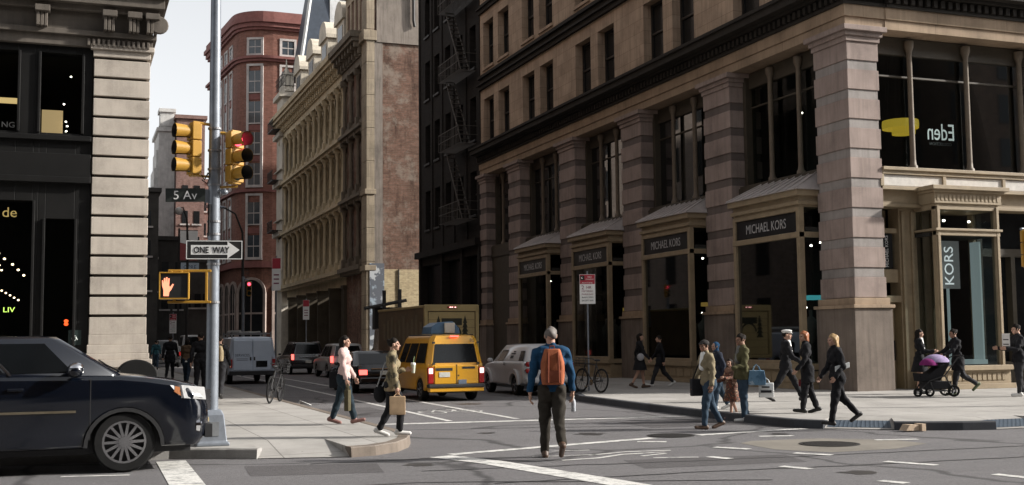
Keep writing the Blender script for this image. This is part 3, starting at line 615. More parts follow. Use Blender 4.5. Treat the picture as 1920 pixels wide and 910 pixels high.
for f, z in enumerate((8.6, 12.9, 17.1, 21.3)):
    mb = MB(LF); u0, u1 = 62.4, 66.3
    for i in range(14): mb.box(u0, u1, .1+i*.075, .13+i*.075, z, z+.03)
    for k in range(14): u = u0+(u1-u0)*k/13; mb.box(u-.012, u+.012, 1.12, 1.145, z, z+1.0)
    for zz in (z+.5, z+1.0): mb.box(u0, u1, 1.12, 1.15, zz, zz+.035); mb.box(u0, u0+.03, 0, 1.13, zz, zz+.03); mb.box(u1-.03, u1, 0, 1.13, zz, zz+.03)
    P = mb.build('fire_escape', FEM, db)
    if f < 3:
        st = MB(); 
        for d in (.3, .8): st.tube([LF(u0+.5, d, z+.05), LF(u1-.5, d, z+4.2)], .04, 5)
        for k in range(15): t = k/14; u = u0+.5+(u1-u0-1)*t; q = LF(u, .55, z+.05+4.15*t); st.cbox(q, .5, .2, .03)
        st.build('stair', FEM, P)

# ---------------------------------------------------------------- cast-iron fronts and the brick party wall
CI = stone('cream_iron', (.48, .4, .27), .4, None, .1); CID = stone('dark_iron_front', (.15, .125, .095), .5, None, .1)
QUO = stone('quoin', (.3, .25, .185), .55, (.8, 1.1)); PARTY = brick('party_brick', (.15, .088, .064), (.21, .12, .088), (.16, .125, .105), .42, .15, (.24, .2, .165), .9)
GFM = stone('ground_front_dark', (.07, .058, .042), .5, None, .1)
def castiron(root, u0, u1, bays, M, MD, seg=10):
    lev = [(7.9, 13.2), (13.7, 18.7), (19.2, 23.9)]
    g = MB(LF); g.box(u0, u1, -1.8, -1.3, .1, 5.9)
    for u in np.linspace(u0+.2, u1-.2, bays//2+1): g.box(u-.13, u+.13, -1.3, .1, .1, 6.4); g.box(u-.2, u+.2, -1.3, .18, .1, .9); g.box(u-.2, u+.2, -1.3, .18, 6.2, 6.5)
    g.box(u0, u1, -1.3, -.9, .1, .9); g.box(u0, u1, -1.3, -1.0, 4.3, 4.5); g.build('ground_front', GFM, root)
    mb = MB(LF); mb.box(u0, u1, -1.8, -1.4, 6.4, 24)
    mb.box(u0, u1, -1.4, -.3, 6.5, 7.2); mb.box(u0, u1, -1.4, .35, 7.2, 7.45); mb.box(u0, u1, -1.4, .6, 7.45, 7.8)
    for z in (13.25, 18.75): mb.box(u0, u1, -1.4, .3, z-.25, z); mb.box(u0, u1, -1.4, .55, z, z+.25); mb.box(u0, u1, -1.4, .15, z+.25, z+.55)
    mb.build('wall', M, root, 0)
    w = (u1-u0)/bays
    for z0, z1 in lev:
        for i in range(bays+1):
            cm = MB(); u = u0+w*i; p = LF(min(max(u, u0+.25), u1-.25), 0, 0)
            cm.cbox((p[0], p[1], z0+.35), .5, .42, .7)
            cm.lathe((p[0], p[1], 0), [(.22, z0+.7), (.16, z0+.85), (.15, z0+2.2), (.13, z1-1.0), (.16, z1-.92), (.22, z1-.62), (.28, z1-.5)], seg)
            cm.cbox((p[0], p[1], z1-.42), .6, .54, .16); cm.cbox((p[0]-.12, p[1], z1-.2), .5, .3, .4)
            cm.build('column', M, root, 50)
        for i in range(bays):
            a, b = u0+w*i+.28, u0+w*(i+1)-.28; wm = MB(LF); wm.box(a, b, -1.38, -1.3, z0+.3, z1-.3); W_ = wm.build('window', WIN, root)
            ar = MB(LF); n = 8; c = (a+b)/2; r = (b-a)/2; zc = z1-.45-r; R0 = [(c-r*math.cos(math.pi*k/n), zc+r*math.sin(math.pi*k/n)) for k in range(n+1)]
            for k in range(n): 
                (ua, za), (ub, zb) = R0[k], R0[k+1]; ar.quad((ua, -.4, za), (ub, -.4, zb), (ub, -.4, z1-.25), (ua, -.4, z1-.25)); ar.quad((ua, -.4, za), (ub, -.4, zb), (ub, -1.3, zb), (ua, -1.3, za))
            ar.box(a, a+.08, -1.3, -.9, z0+.3, zc); ar.box(b-.08, b, -1.3, -.9, z0+.3, zc); ar.box(a, b, -1.28, -1.2, (z0+z1)/2-.05, (z0+z1)/2+.05); ar.box(a, b, -.7, .02, z0, z0+.42); ar.build('window_arch', M, W_)
    co = MB(LF); co.box(u0, u1, -1.4, .2, 23.9, 24.5); co.box(u0, u1, -.8, .35, 24.5, 24.7)
    n = int((u1-u0)/.95)
    for i in range(n):
        u = u0+.2+(u1-u0-.4)*i/(n-1); co.box(u-.13, u+.13, .2, .6, 24.55, 25.5); co.box(u-.15, u+.15, .2, .95, 25.05, 25.55)
    co.box(u0, u1, -.8, .3, 24.7, 25.5); co.box(u0-.1, u1+.1, -.8, 1.15, 25.5, 25.8); co.box(u0-.2, u1+.2, -.8, 1.35, 25.8, 26.3)
    co.build('cornice', M, root)
cr = thing('cast_iron_building', 'cream cast iron building with rows of arched columned windows and bracketed cornice', 'building', (28, 112, .15))
castiron(cr, 97.6, 129.5, 12, CI, WIN)
for i, u in enumerate((100.5, 107.5, 114, 121)):     # attic dormers
    d = MB(LF); d.box(u-1.6, u+1.6, -3.4, -.3, 26.3, 30.2); d.box(u-1.85, u+1.85, -3.5, -.1, 29.9, 30.25)
    n = 8; d.fr = None
    d.rings([[LF(u+1.7*math.cos(math.pi*k/n), dd, 30.25+1.5*math.sin(math.pi*k/n)) for k in range(n+1)] for dd in (-3.5, -.1)])
    o = d.build('dormer', stone('dormer_pale', (.5, .45, .37), .3), cr); g = MB(LF); g.box(u-.9, u+.9, -.32, -.26, 26.9, 29.5); g.build('window', WIN, o)
mb = MB(); mb.box(XF+1.4, 50, 97.6, 129.4, 24, 26.2); mb.rings([[(XF+1.2, 97.8, 26.2), (50, 97.8, 26.2), (50, 129.2, 26.2), (XF+1.2, 129.2, 26.2)], [(XF+3.4, 97.8, 30.6), (50, 97.8, 30.6), (50, 129.2, 30.6), (XF+3.4, 129.2, 30.6)]])
mb.build('mansard_roof', plain('slate', (.06, .068, .08), .6, 0, .3, 2), cr)
mb = MB(); mb.box(XF-.3, XF+3.6, 127.2, 131.0, .1, 29.2)
for z in (7.5, 13.3, 18.8, 24.2, 28.6): mb.box(XF-.7, XF+3.9, 126.9, 131.4, z, z+.5)
for z in (26.6, 20.5, 15, 9.5): mb.box(XF-.6, XF+3.7, 127.0, 131.2, z, z+.1)
mb.box(XF-.1, XF+.9, 126.9, 131, 29.2, 31.2); mb.lathe((XF+.4, 129, 31.2), [(.5, 0), (.3, .7), (.12, 1.0), (.05, 2.0)], 8)
tw = mb.build('corner_pavilion', stone('pavilion_pale', (.52, .48, .41), .3), cr)
mb = MB(); mb.rings([[(XF+1.2, 125.5, 31.0), (XF+4.6, 125.5, 31.0), (XF+4.6, 131, 31.0), (XF+1.2, 131, 31.0)], [(XF+3.0, 126.5, 43), (XF+4.6, 126.5, 43), (XF+4.6, 130, 43), (XF+3.0, 130, 43)]])
mb.build('tower_roof', plain('tower_slate', (.035, .045, .062), .55, 0, .25, 2), cr)
mb = MB()
mb.tube([(XF+1.2, 125.45, 31), (XF+3.0, 126.45, 43)], .22, 6)
mb.build('roof_rib', stone('rib_pale', (.5, .5, .49), .2), cr); mb = MB(); mb.box(XF+4.65, XF+8.5, 126, 131, 26, 41); mb.build('pale_gable', stone('gable_pale', (.5, .5, .5), .2), cr)
mb = MB()
for i in range(12): y = 125+i*.5; mb.box(XF-.5, XF-.46, y, y+.04, 29.7, 31)
for z in (29.75, 30.4, 30.95): mb.box(XF-.5, XF-.46, 125, 131, z, z+.06)
for i in range(9): x = XF-.5+i*.45; mb.box(x, x+.05, 126.8, 126.84, 29.7, 31)
for z in (29.75, 30.95): mb.box(XF-.5, XF+3.4, 126.8, 126.84, z, z+.06)
mb.build('roof_railing', DM, cr)
for z in (25.0, 19.4, 13.9):    # little iron balconies at the far end
    mb = MB(LF); mb.box(127.2, 130.6, .3, 1.4, z-.12, z)
    for i in range(10): mb.box(127.2+i*.37, 127.24+i*.37, 1.36, 1.4, z, z+1)
    mb.box(127.2, 130.6, 1.34, 1.4, z+1, z+1.06); mb.build('balcony', DM, cr)
dk = thing('brick_party_wall_building', 'narrow dark column-fronted building with a tall patched red brick side wall', 'building', (30, 92, .15))
castiron(dk, 89.6, 97.5, 3, CID, WIN)
mb = MB(); mb.box(XF+.2, 45, 88.05, 97.4, .1, 34); mb.build('brick_side_wall', PARTY, dk)
mb = MB()
for i in range(11): z = .1+i*2.6; mb.box(XF-.35, XF+.3, 87.96, 89.6, z, z+2.58)
mb.box(XF-.5, XF+.4, 87.85, 89.6, 13.1, 13.5); mb.box(XF-.5, XF+.4, 87.85, 89.6, 7.2, 7.6); mb.box(XF-.6, XF+.45, 87.85, 89.6, 25.2, 26)
mb.build('quoin_pier', QUO, dk, 0, .03)
mb = MB(); mb.box(XF+1.05, 45, 87.96, 88.05, .1, 7.3); mb.build('painted_wall_base', brick('yellow_painted_brick', (.47, .38, .24), (.52, .43, .28), (.4, .32, .2), .42, .15, None, .3), dk)
mb = MB(); mb.box(XF-.1, XF+1.05, 87.9, 87.97, .15, 7.75); mb.build('poster_panel', floral('torn_posters', (.3, .36, .42), (.1, .11, .13), (.42, .44, .46), 1.1), dk)
mb = MB(LF); hs = [(91.2+i*1.5, 92.2+i*1.5, 27.0, 30.2) for i in range(4)]; wall_holes(mb, 89.4, 97.4, 26.3, 34, hs, -.7, -.1); mb.box(89.2, 97.5, -.7, .4, 31, 31.5)
mb.build('attic_wall', stone('attic_stone', (.36, .29, .21), .4, (1.2, .5)), dk)
for h in hs: MB(LF).box(h[0], h[1], -.6, -.55, h[2], h[3]).build('window', WIN, dk)
mb = MB(); mb.box(XF+.46, 45, 87.9, 88.06, 25.1, 34); mb.box(XF+.31, XF+.95, 87.97, 88.06, 7.75, 25.1); mb.build('stucco_patch', stone('grey_stucco', (.2, .172, .148), .8), dk)
mb = MB(); mb.tube([(XF+3.4, 87.7, 34), (XF+3.4, 87.7, 27), (XF+3.5, 87.72, 26.5)], .12, 6); mb.tube([(XF+2.2, 87.9, 7.3), (XF+2.2, 87.9, 2)], .05, 5); mb.build('drain_pipe', DM, dk)

# parking-lot frame in the gap
fs = thing('steel_parking_frame', 'dark steel posts and beam standing before the yellow painted wall behind the truck', 'steel frame', (20, 80, 0))
mb = MB(); 
mb.box(20.85, 21.07, 82, 82.25, 0, 5.4); mb.build('post', DM, fs); MB().box(22.0, 22.22, 82, 82.25, 0, 5.5).build('post', DM, fs)
mb = MB(); mb.tube([(19.5, 82.1, 4.1), (22.6, 82.1, 4.7)], .14, 6); mb.build('beam', DM, fs); MB().box(20.3, 26, 82.3, 83, 2.6, 4.2).build('panel', DM, fs)

# ---------------------------------------------------------------- red curved-corner building
RB = brick('red_brick', (.22, .1, .075), (.26, .125, .095), (.22, .14, .12), .6, .2, None, .4); RT = stone('red_trim', (.46, .42, .4), .2); RC = plain('red_terracotta', (.19, .075, .065), .75, 0, .25, 2)
rb = thing('curved_red_brick_building', 'red brick building with a rounded corner, pale window surrounds and arched ground floor', 'building', (22, 140, .15))
def foot(off=0):
    P = [(16.0-off, 153), (17.35-off, 138.3)]; c = Vector((20.9, 138.2)); R = 3.5+off
    for k in range(1, 10): a = math.pi+(math.pi/2-.08)*k/10; P.append((c.x+R*math.cos(a), c.y+R*math.sin(a)))
    P += [(21.2, 134.7-off), (42, 135.5-off)]; return P
def ringband(mb, off, z0, z1, inner=.0):
    a = foot(off)+[(42, 153)]; mb.prism(a, 'z', z0, z1)
mb = MB(); ringband(mb, 0, 10.6, 37.9); mb.build('wall', RB, rb)
mb = MB(); ringband(mb, -.02, .1, 10.6); mb.build('base_wall', brick('red_base', (.15, .07, .05), (.18, .085, .06), (.12, .08, .07), .6, .2), rb)
for q in (((.5, 10.3, 10.6), (.3, 10.6, 11.0)), ((.35, 19.0, 19.3),), ((.3, 34.2, 34.5), (.55, 34.5, 34.8))):
    mb = MB()
    for off, z0, z1 in q: ringband(mb, off, z0, z1)
    mb.build('string_course', RC, rb)
mb = MB()
for off, z0, z1 in ((.3, 37.9, 38.2), (.55, 38.2, 38.7), (.8, 38.7, 39.2), (.5, 39.2, 40.0)): ringband(mb, off, z0, z1)
mb.build('cornice', RC, rb)
def along(P, s):
    acc = 0
    for a, b in zip(P, P[1:]):
        a, b = Vector(a), Vector(b); L = (b-a).length
        if acc+L >= s: t = (b-a)/L; p = a+t*(s-acc); return p, t
        acc += L
    return b, t
P0 = foot(0)
cols = [1.6, 4.4, 7.2, 10.0, 12.8, 18.6, 22.4, 26, 30]
for s in cols:
    p, t = along(P0, s); n = Vector((t.y, -t.x)); 
    if n.dot(Vector((30, 145))-p) > 0: n = -n
    fr = lambda u, d, z, p=p, t=t, n=n: (p.x+t.x*u+n.x*d, p.y+t.y*u+n.y*d, z)
    hw = .62 if s < 14 else .7
    rows = [12.0+2.98*k for k in range(8)]; rows = [z for z in rows if not 18.3 < z < 18.4]
    f = MB(fr); 
    for z0, z1 in ((11.2, 18.8), (19.5, 33.9), (34.9, 37.0)): f.box(-hw-.28, -hw, -.1, .1, z0, z1); f.box(hw, hw+.28, -.1, .1, z0, z1); f.box(-hw-.28, hw+.28, -.1, .12, z1-.25, z1); f.box(-hw-.3, hw+.3, -.1, .14, z0, z0+.2)
    f.build('window_surround', RT, rb)
    for z in (11.5, 15.3, 19.8, 23.4, 27.0, 30.6, 35.1):
        h = 2.5 if z < 35 else 1.6
        w = MB(fr); w.box(-hw, hw, -.1, .03, z, z+h); W_ = w.build('window', plain('blue_pane', (.05, .06, .07), .1, 0, .4, .6, 0, .6), rb)
        w = MB(fr); w.box(-hw, hw, -.1, .06, z+h/2-.05, z+h/2+.05); w.box(-.03, .03, -.1, .055, z, z+h); w.box(-hw, hw, -.1, .12, z-.14, z-.002); w.build('window_frame', RT, W_)
        if z < 30 and z != 15.3: w = MB(fr); w.box(-hw, hw, -.1, .05, z+h+.2, z+h+.85); w.build('spandrel_panel', RC, W_)
for s in (2.4, 5.6, 8.8, 12.0, 15.0, 18.4, 22.5, 26.6):        # ground floor arches
    p, t = along(P0, s); n = Vector((t.y, -t.x)); r = 1.15 if s < 16 else 1.5
    if n.dot(Vector((30, 145))-p) > 0: n = -n
    fr = lambda u, d, z, p=p, t=t, n=n: (p.x+t.x*u+n.x*d, p.y+t.y*u+n.y*d, z)
    zc = 7.4; w = MB(fr); w.prism([(-r, .2), (r, .2)]+[(r*math.cos(a), zc+r*math.sin(a)) for a in [math.pi*k/12 for k in range(13)]], 'y', -.1, .06); W_ = w.build('arched_opening', WIN, rb)
    f = MB(fr)
    for k in range(12):
        a, b = math.pi*k/12, math.pi*(k+1)/12
        f.rings([[(q*math.cos(x), d, zc+q*math.sin(x)) for q, d in ((r, -.05), (r, .16), (r+.3, .16), (r+.3, -.05))] for x in (a, b)])
    f.box(-r-.3, -r, -.1, .2, .2, zc); f.box(r, r+.3, -.1, .2, .2, zc); f.box(-r, r, .06, .1, 5.0, 5.2); f.box(-.06, .06, .06, .1, .2, zc+r*.9); f.build('arch_surround', stone('arch_stone', (.3, .24, .21), .3), W_)

# ---------------------------------------------------------------- buildings far down the street
def block(name, label, x0, x1, y0, y1, h, M, rows, colsx, colsy, roofM=None, par=.5):
    t = thing(name, label, 'building', ((x0+x1)/2, y0, .15)); mb = MB(); mb.box(x0, x1, y0, y1, .1, h); mb.build('wall', M, t)
    mb = MB(); mb.box(x0-.3, x1+.3, y0-.3, y1+.3, h, h+par); mb.build('parapet', roofM or M, t)
    for z in rows:
        for x in colsx:
            W_ = MB().box(x-.4, x+.4, y0-.06, y0+.02, z, z+1.8).build('window', WIN, t); MB().box(x-.65, x+.65, y0-.2, y0+.02, z-.22, z-.01).build('sill', RT, W_)
        for y in colsy:
            W_ = MB().box(x1-.02, x1+.06, y-.7, y+.7, z, z+2.1).build('window', WIN, t); MB().box(x1-.02, x1+.2, y-.8, y+.8, z-.22, z-.01).build('sill', RT, W_)
    return t
FW = stone('far_white', (.5, .49, .47), .35); FB = brick('far_brick', (.23, .14, .12), (.27, .17, .145), (.25, .2, .18), .9, .3); FD = stone('far_dark', (.06, .055, .05), .3)
t = block('white_tower_building', 'slim white tower building with a small rooftop turret behind the traffic signal', 10.9, 13.1, 170, 180, 31.6, FW, [], [], [172, 175, 178])
mb = MB(); mb.box(11.1, 13.0, 170.2, 173, 32.1, 34.4); mb.box(10.9, 13.2, 170, 173.2, 34.4, 34.9); mb.box(11, 13.1, 170.1, 173.1, 32.4, 32.7); mb.build('turret', FW, t)
mb = MB(); 
for i in range(6): mb.box(10.9-.28*(i+1), 10.9-.28*i, 170.5, 178, .1, 29-2.6*i)
mb.build('stepped_side', FW, t)
t = block('far_brick_building', 'flat-topped red brick building seen between the signal heads and the metal pole', 13.2, 17.0, 168, 182, 33.2, FB, [4+3.6*i for i in range(6)], [14.4, 16.0], [])
block('low_brick_building', 'lower brick building filling the gap beside the pole far down the street', 16.8, 21, 175, 185, 25.2, FB, [3+3.6*i for i in range(6)], [17.6, 18.8, 20], [])
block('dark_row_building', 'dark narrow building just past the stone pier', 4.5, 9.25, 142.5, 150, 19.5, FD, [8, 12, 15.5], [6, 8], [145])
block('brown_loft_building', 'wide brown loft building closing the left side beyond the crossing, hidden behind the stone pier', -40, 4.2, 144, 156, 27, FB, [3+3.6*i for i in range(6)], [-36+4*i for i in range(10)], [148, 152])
block('dark_shop_building', 'dark shop building behind the red and white street banner', 9.6, 13.3, 150, 160, 14.5, FD, [6, 10], [10.6, 12.2], [153, 157])  # walls in the far dark stone
block('dark_corner_house', 'dark building with street shops at the foot of the far brick one', 13.2, 17.2, 160, 167.5, 12.5, FD, [6.5], [14.2, 15.5, 16.6], [])

# ---------------------------------------------------------------- unseen blocks behind the viewpoint, added to darken reflections and sky light
for nm, x0, x1, h, lab in (('opposite_block', -70, 24, 34, 'unseen brown brick block facing the black front of the dark vehicle from across the avenue'), ('opposite_block', 36, 150, 32, 'unseen brown brick block across the avenue from the corner shop entrance')):
    t = thing(nm, lab, 'building', (x0, -18, .15)); mb = MB(); mb.box(x0, x1, -34, -18, .1, h); mb.build('wall', brick('opp_brick', (.1, .075, .06), (.13, .09, .07), (.1, .09, .08), .6, .2), t)
    for f in range(7):
        for i in range(int((x1-x0)/5)): x = x0+1.5+i*5; z = 1+f*3.7; MB().box(x, x+1.8, -18.02, -17.95, z, z+2.4).build('window', WIN, t)

# ---------------------------------------------------------------- vehicles
CHROME = plain('chrome', (.6, .6, .62), .15, 1, .05); RUB = plain('tyre_rubber', (.011, .011, .011), .85, 0, .3, 8, 0, .2); RIM = plain('alloy', (.42, .42, .43), .22, .95, .15); PLAST = plain('black_plastic', (.022, .022, .023), .55)
AUTOG = plain('auto_glass', (.006, .007, .008), .05, 0, .3, 2, 0, .3); LENS = plain('lamp_lens', (.6, .6, .6), .12, .3, .15, 12); AMBERL = plain('amber_lens', (.4, .16, .07), .2)
TAILD = plain('tail_red', (.3, .015, .015), .2, 0, .2); TAILON = emit('tail_lit', (1, .1, .08), 1.8); TAILW = emit('brake_glare', (1, .5, .45), 1.5); PLATE = plain('number_plate', (.55, .55, .5), .5)
def carpaint(name, col, rough=.25): return plain(name, col, rough, 0, .06, 2, 0, .5, .6)
def arc(cx, r, z0, a0=0, a1=180, n=9): return [(cx+r*math.cos(RAD(a0+(a1-a0)*i/n)), z0+r*math.sin(RAD(a0+(a1-a0)*i/n))) for i in range(n+1)]
def inset(poly, d):
    n = len(poly); out = []; area = sum(poly[i][0]*poly[(i+1) % n][1]-poly[(i+1) % n][0]*poly[i][1] for i in range(n)); sg = 1 if area > 0 else -1
    for i in range(n):
        a, b, c = Vector(poly[i-1]), Vector(poly[i]), Vector(poly[(i+1) % n]); t1 = (b-a).normalized(); t2 = (c-b).normalized()
        nn = Vector((-(t1.y+t2.y), t1.x+t2.x))*sg; nn = nn.normalized() if nn.length > 1e-6 else Vector((0, 0))
        out.append((b.x+nn.x*d, b.y+nn.y*d))
    return out
def slab(mb, poly, hw, rnd=.09, pull=(.25, .12)):
    x0, x1 = min(p[0] for p in poly), max(p[0] for p in poly); R = []
    for y, ins, k in ((-hw, rnd*.8, 1), (-hw+.015, rnd*.35, .75), (-hw+rnd*.5, .01, .5), (-hw+.35, 0, .08), (0, 0, 0), (hw-.35, 0, .08), (hw-rnd*.5, .01, .5), (hw-.015, rnd*.35, .75), (hw, rnd*.8, 1)):
        q = inset(poly, ins) if ins else poly; r = []
        for px, pz in q:
            if px > x1-.9: px -= pull[0]*k*((px-x1+.9)/.9)**2
            if px < x0+.6: px += pull[1]*k*((x0+.6-px)/.6)**2
            r.append((px, y, pz))
        R.append(r)
    mb.rings(R)
def lerp3(a, b, t): return tuple(a[i]+(b[i]-a[i])*t for i in range(3))
class Cabin:
    """greenhouse between a belt rectangle and a smaller roof rectangle"""
    def __init__(s, bf, br, hb, zb, rf, rr, hr, zr, crown=.06): s.__dict__.update(locals())
    def pt(s, side, u, v):      # side -1 right, +1 left; u 0 front..1 rear; v 0 belt..1 roof
        a = lerp3((s.bf, side*s.hb, s.zb), (s.br, side*s.hb, s.zb), u); b = lerp3((s.rf, side*s.hr, s.zr), (s.rr, side*s.hr, s.zr), u); return lerp3(a, b, v)
    def solid(s, mb):
        def ring(xf, xr, h, z, c=.12): return [(xf, -h+c, z), (xf-c, -h, z), (xr+c, -h, z), (xr, -h+c, z), (xr, h-c, z), (xr+c, h, z), (xf-c, h, z), (xf, h-c, z)]
        mb.rings([ring(s.bf, s.br, s.hb, s.zb-.06), ring(s.bf, s.br, s.hb, s.zb), ring(s.rf, s.rr, s.hr, s.zr), ring(s.rf-.07, s.rr+.05, s.hr-.07, s.zr+s.crown*.7), ring(s.rf-.3, s.rr+.25, s.hr-.3, s.zr+s.crown, .2)])
    def side(s, mb, side, u0, u1, v0=.08, v1=.9, off=.008, slant=0):
        pts = [s.pt(side, u0+slant, v0), s.pt(side, u1, v0), s.pt(side, u1, v1), s.pt(side, u0, v1)]
        mb.quad(*[(p[0], p[1]+side*off, p[2]) for p in pts])
    def end(s, mb, front, w0=.06, w1=.06, v0=.08, v1=.9, off=.01):
        u = 0 if front else 1; pts = []
        for v, w in ((v0, w0), (v1, w1)):
            a, b = s.pt(-1, u, v), s.pt(1, u, v); pts += [lerp3(a, b, w+.04), lerp3(a, b, 1-w-.04)]
        o = off if front else -off
        mb.quad(*[(p[0]+o, p[1], p[2]+off*.4) for p in (pts[0], pts[1], pts[3], pts[2])])
def wheel(root, x, y, r, w=.23, spokes=8, rimr=.66, side=-1):
    mb = MB(); rr = r*rimr
    mb.lathe((x, y, r), [(rr, -w/2), (r*.93, -w/2), (r, -w*.32), (r, w*.32), (r*.93, w/2), (rr, w/2), (rr*.96, w*.3), (rr*.96, -w*.3), (rr, -w/2)], 28, 'y', False); W_ = mb.build('wheel', RUB, root, 40)
    f = y+side*w*.36; mb = MB(); mb.lathe((x, f, r), [(rr, -.03), (rr, .03), (rr*.9, .03), (rr*.9, -.03), (rr, -.03)], 28, 'y', False); mb.cur = 0
    mb.lathe((x, f, r), [(.02, -.03), (rr*.25, -.03), (rr*.25, .03), (.02, .03)], 14, 'y')
    for k in range(spokes):
        a = 2*math.pi*k/spokes; d = (math.cos(a), math.sin(a)); n = (-d[1], d[0]); w0, w1 = rr*.07, rr*(.17 if spokes < 9 else .09)
        mb.prism([(x+d[0]*rr*.2+n[0]*w0, r+d[1]*rr*.2+n[1]*w0), (x+d[0]*rr*.93+n[0]*w1, r+d[1]*rr*.93+n[1]*w1), (x+d[0]*rr*.93-n[0]*w1*.3, r+d[1]*rr*.93-n[1]*w1*.3), (x+d[0]*rr*.2-n[0]*w0, r+d[1]*rr*.2-n[1]*w0)], 'y', f-.018, f+.018)
    mb.cur = 1; mb.lathe((x, y, r), [(.02, -.02), (rr*.95, -.02), (rr*.95, .02), (.02, .02)], 20, 'y')
    mb.build('rim', [RIM, PLAST], W_, 30); return W_
def one(name, M, root, fn, smooth=0, bevel=0): mb = MB(); fn(mb); return mb.build(name, M, root, smooth, bevel)
def profile(L0, L1, front, rear, zs, wf, wr, r, top):
    return front + top + rear + [(wr-r, zs)] + arc(wr, r, zs, 180, 0)[1:-1] + [(wr+r, zs), (wf-r, zs)] + arc(wf, r, zs, 180, 0)[1:-1] + [(wf+r, zs)]

# the big dark vehicle in front
t = local('black_suv', 'big glossy blue-black suv entering the picture at the left, facing the metal signal pole', 'car')
PB = carpaint('suv_paint', (.0025, .004, .008), .14)
wf, wr, R_ = 1.42, -1.5, .41
poly = profile(0, 0, [(2.42, .33), (2.55, .46), (2.58, .62), (2.56, .86), (2.5, 1.04), (2.38, 1.15)], [(-2.36, 1.1), (-2.42, .6), (-2.3, .36)], .33, wf, wr, .48, [(2.1, 1.215), (1.7, 1.275), (1.36, 1.31), (-2.22, 1.34)])
mb = MB(); slab(mb, poly, .95, .12, (.3, .1)); cab = Cabin(1.36, -2.36, .9, 1.32, .6, -2.2, .76, 1.79, .06); cab.solid(mb); BODY = mb.build('body', PB, t, 55)
def sidewin(u0, u1, slant=0, name='side_window'):
    for s in (-1, 1): one(name, AUTOG, t, lambda mb: cab.side(mb, s, u0, u1, .07, .9, .008, slant))
sidewin(.1, .36, .05); sidewin(.385, .66); sidewin(.69, .95)
one('windscreen', AUTOG, t, lambda mb: cab.end(mb, True, .03, .05, .05, .93)); one('rear_window', AUTOG, t, lambda mb: cab.end(mb, False))
for s in (-1, 1):
    for x in (wf, wr): wheel(t, x, s*.8, R_, .26, 14, .7, s)
    one('headlight', [LENS, CHROME], t, lambda mb: (mb.quad((2.46, s*.9, .98), (2.12, s*.955, 1.02), (2.0, s*.952, 1.16), (2.3, s*.87, 1.13)), mb.rings([[(2.14+dx, s*(.945+dy), .98), (2.44+dx, s*(.86+dy), .95), (2.42+dx, s*(.83+dy), 1.12), (2.1+dx, s*(.93+dy), 1.16)] for dx, dy in ((0, 0), (.05, .02))])), 30)
    one('turn_lamp', AMBERL, t, lambda mb: mb.rings([[(2.03+dx, s*(.93+dy), 1.07), (2.12+dx, s*(.925+dy), 1.01), (2.1+dx, s*(.915+dy), 1.13), (2.04+dx, s*(.92+dy), 1.145)] for dx, dy in ((0, 0), (.03, .03))]))
    one('fog_lamp', [CHROME, LENS], t, lambda mb: (mb.lathe((2.36, s*.84, .6), [(.1, 0), (.11, .05*1), (.09, .06)], 16, 'x'), mb.lathe((2.36, s*.84, .6), [(.075, 0), (.06, .075)], 14, 'x')))
    m_ = one('mirror', PB, t, lambda mb: (mb.ell((.78, s*1.04, 1.38), .11, .13, .1), mb.cyl((.78, s*.9, 1.34), (.78, s*1.0, 1.36), .035)), 40)
    one('mirror_cap', CHROME, m_, lambda mb: mb.ell((.79, s*1.045, 1.405), .105, .125, .085, 14, 8, 10, 90), 40)
    one('side_moulding', plain('moulding_bronze', (.2, .17, .12), .3, .6), t, lambda mb: mb.box(-.9, .8, s*.955-.012, s*.955+.012, .82, .85))
    for x in (.05, -1.0): one('door_handle', PB, t, lambda mb: mb.cbox((x, s*.96, 1.14), .2, .04, .035), 0, .01)
    for wx in (wf, wr): one('arch_trim', PLAST, t, lambda mb: [mb.rings([[(x, s*(.945), z), (x, s*.965, z), (x2, s*.965, z2), (x2, s*.945, z2)]]+[[(p[0], s*.945, p[1]), (p[0], s*.965, p[1]), (q[0], s*.965, q[1]), (q[0], s*.945, q[1])] for p, q in list(zip(arc(wx, .47, .35, 0, 180, 16), arc(wx, .52, .35, 0, 180, 16)))[1:]]) for (x, z), (x2, z2) in [(arc(wx, .47, .35, 0, 180, 16)[0], arc(wx, .52, .35, 0, 180, 16)[0])]])
    for x in (.98, -.32, -1.45): one('door_seam', PLAST, t, lambda mb: mb.box(x-.006, x+.006, s*.948-.004, s*.948+.004, .45, 1.27))
one('grille', [CHROME, PLAST], t, lambda mb: (mb.box(2.5, 2.585, -.55, .55, .8, 1.08), [mb.box(2.58, 2.6, -.5, .5, .84+i*.06, .86+i*.06) for i in range(4)]))
one('bumper_insert', PLAST, t, lambda mb: mb.box(2.5, 2.6, -.7, .7, .42, .6)); pl_ = one('front_plate', PLATE, t, lambda mb: mb.box(2.585, 2.61, -.16, .16, .5, .66))
one('plate_edge', emit('plate_yellow', (.8, .5, .05), .25), pl_, lambda mb: mb.box(2.585, 2.6, -.2, -.16, .5, .66))
one('underbody', PLAST, t, lambda mb: mb.box(-2.2, 2.3, -.75, .75, .25, .6))
one('door_pillar_trim', CHROME, t, lambda mb: mb.quad(*[(p[0], p[1]-.012, p[2]) for p in (cab.pt(-1, .365, .0), cab.pt(-1, .375, 0), cab.pt(-1, .375, .95), cab.pt(-1, .365, .95))]))
one('wiper', PLAST, t, lambda mb: mb.tube([(1.36, -.6, 1.35), (1.2, -.2, 1.43), (1.1, .2, 1.5)], .012, 5))
place(t, -.73, 17.72)

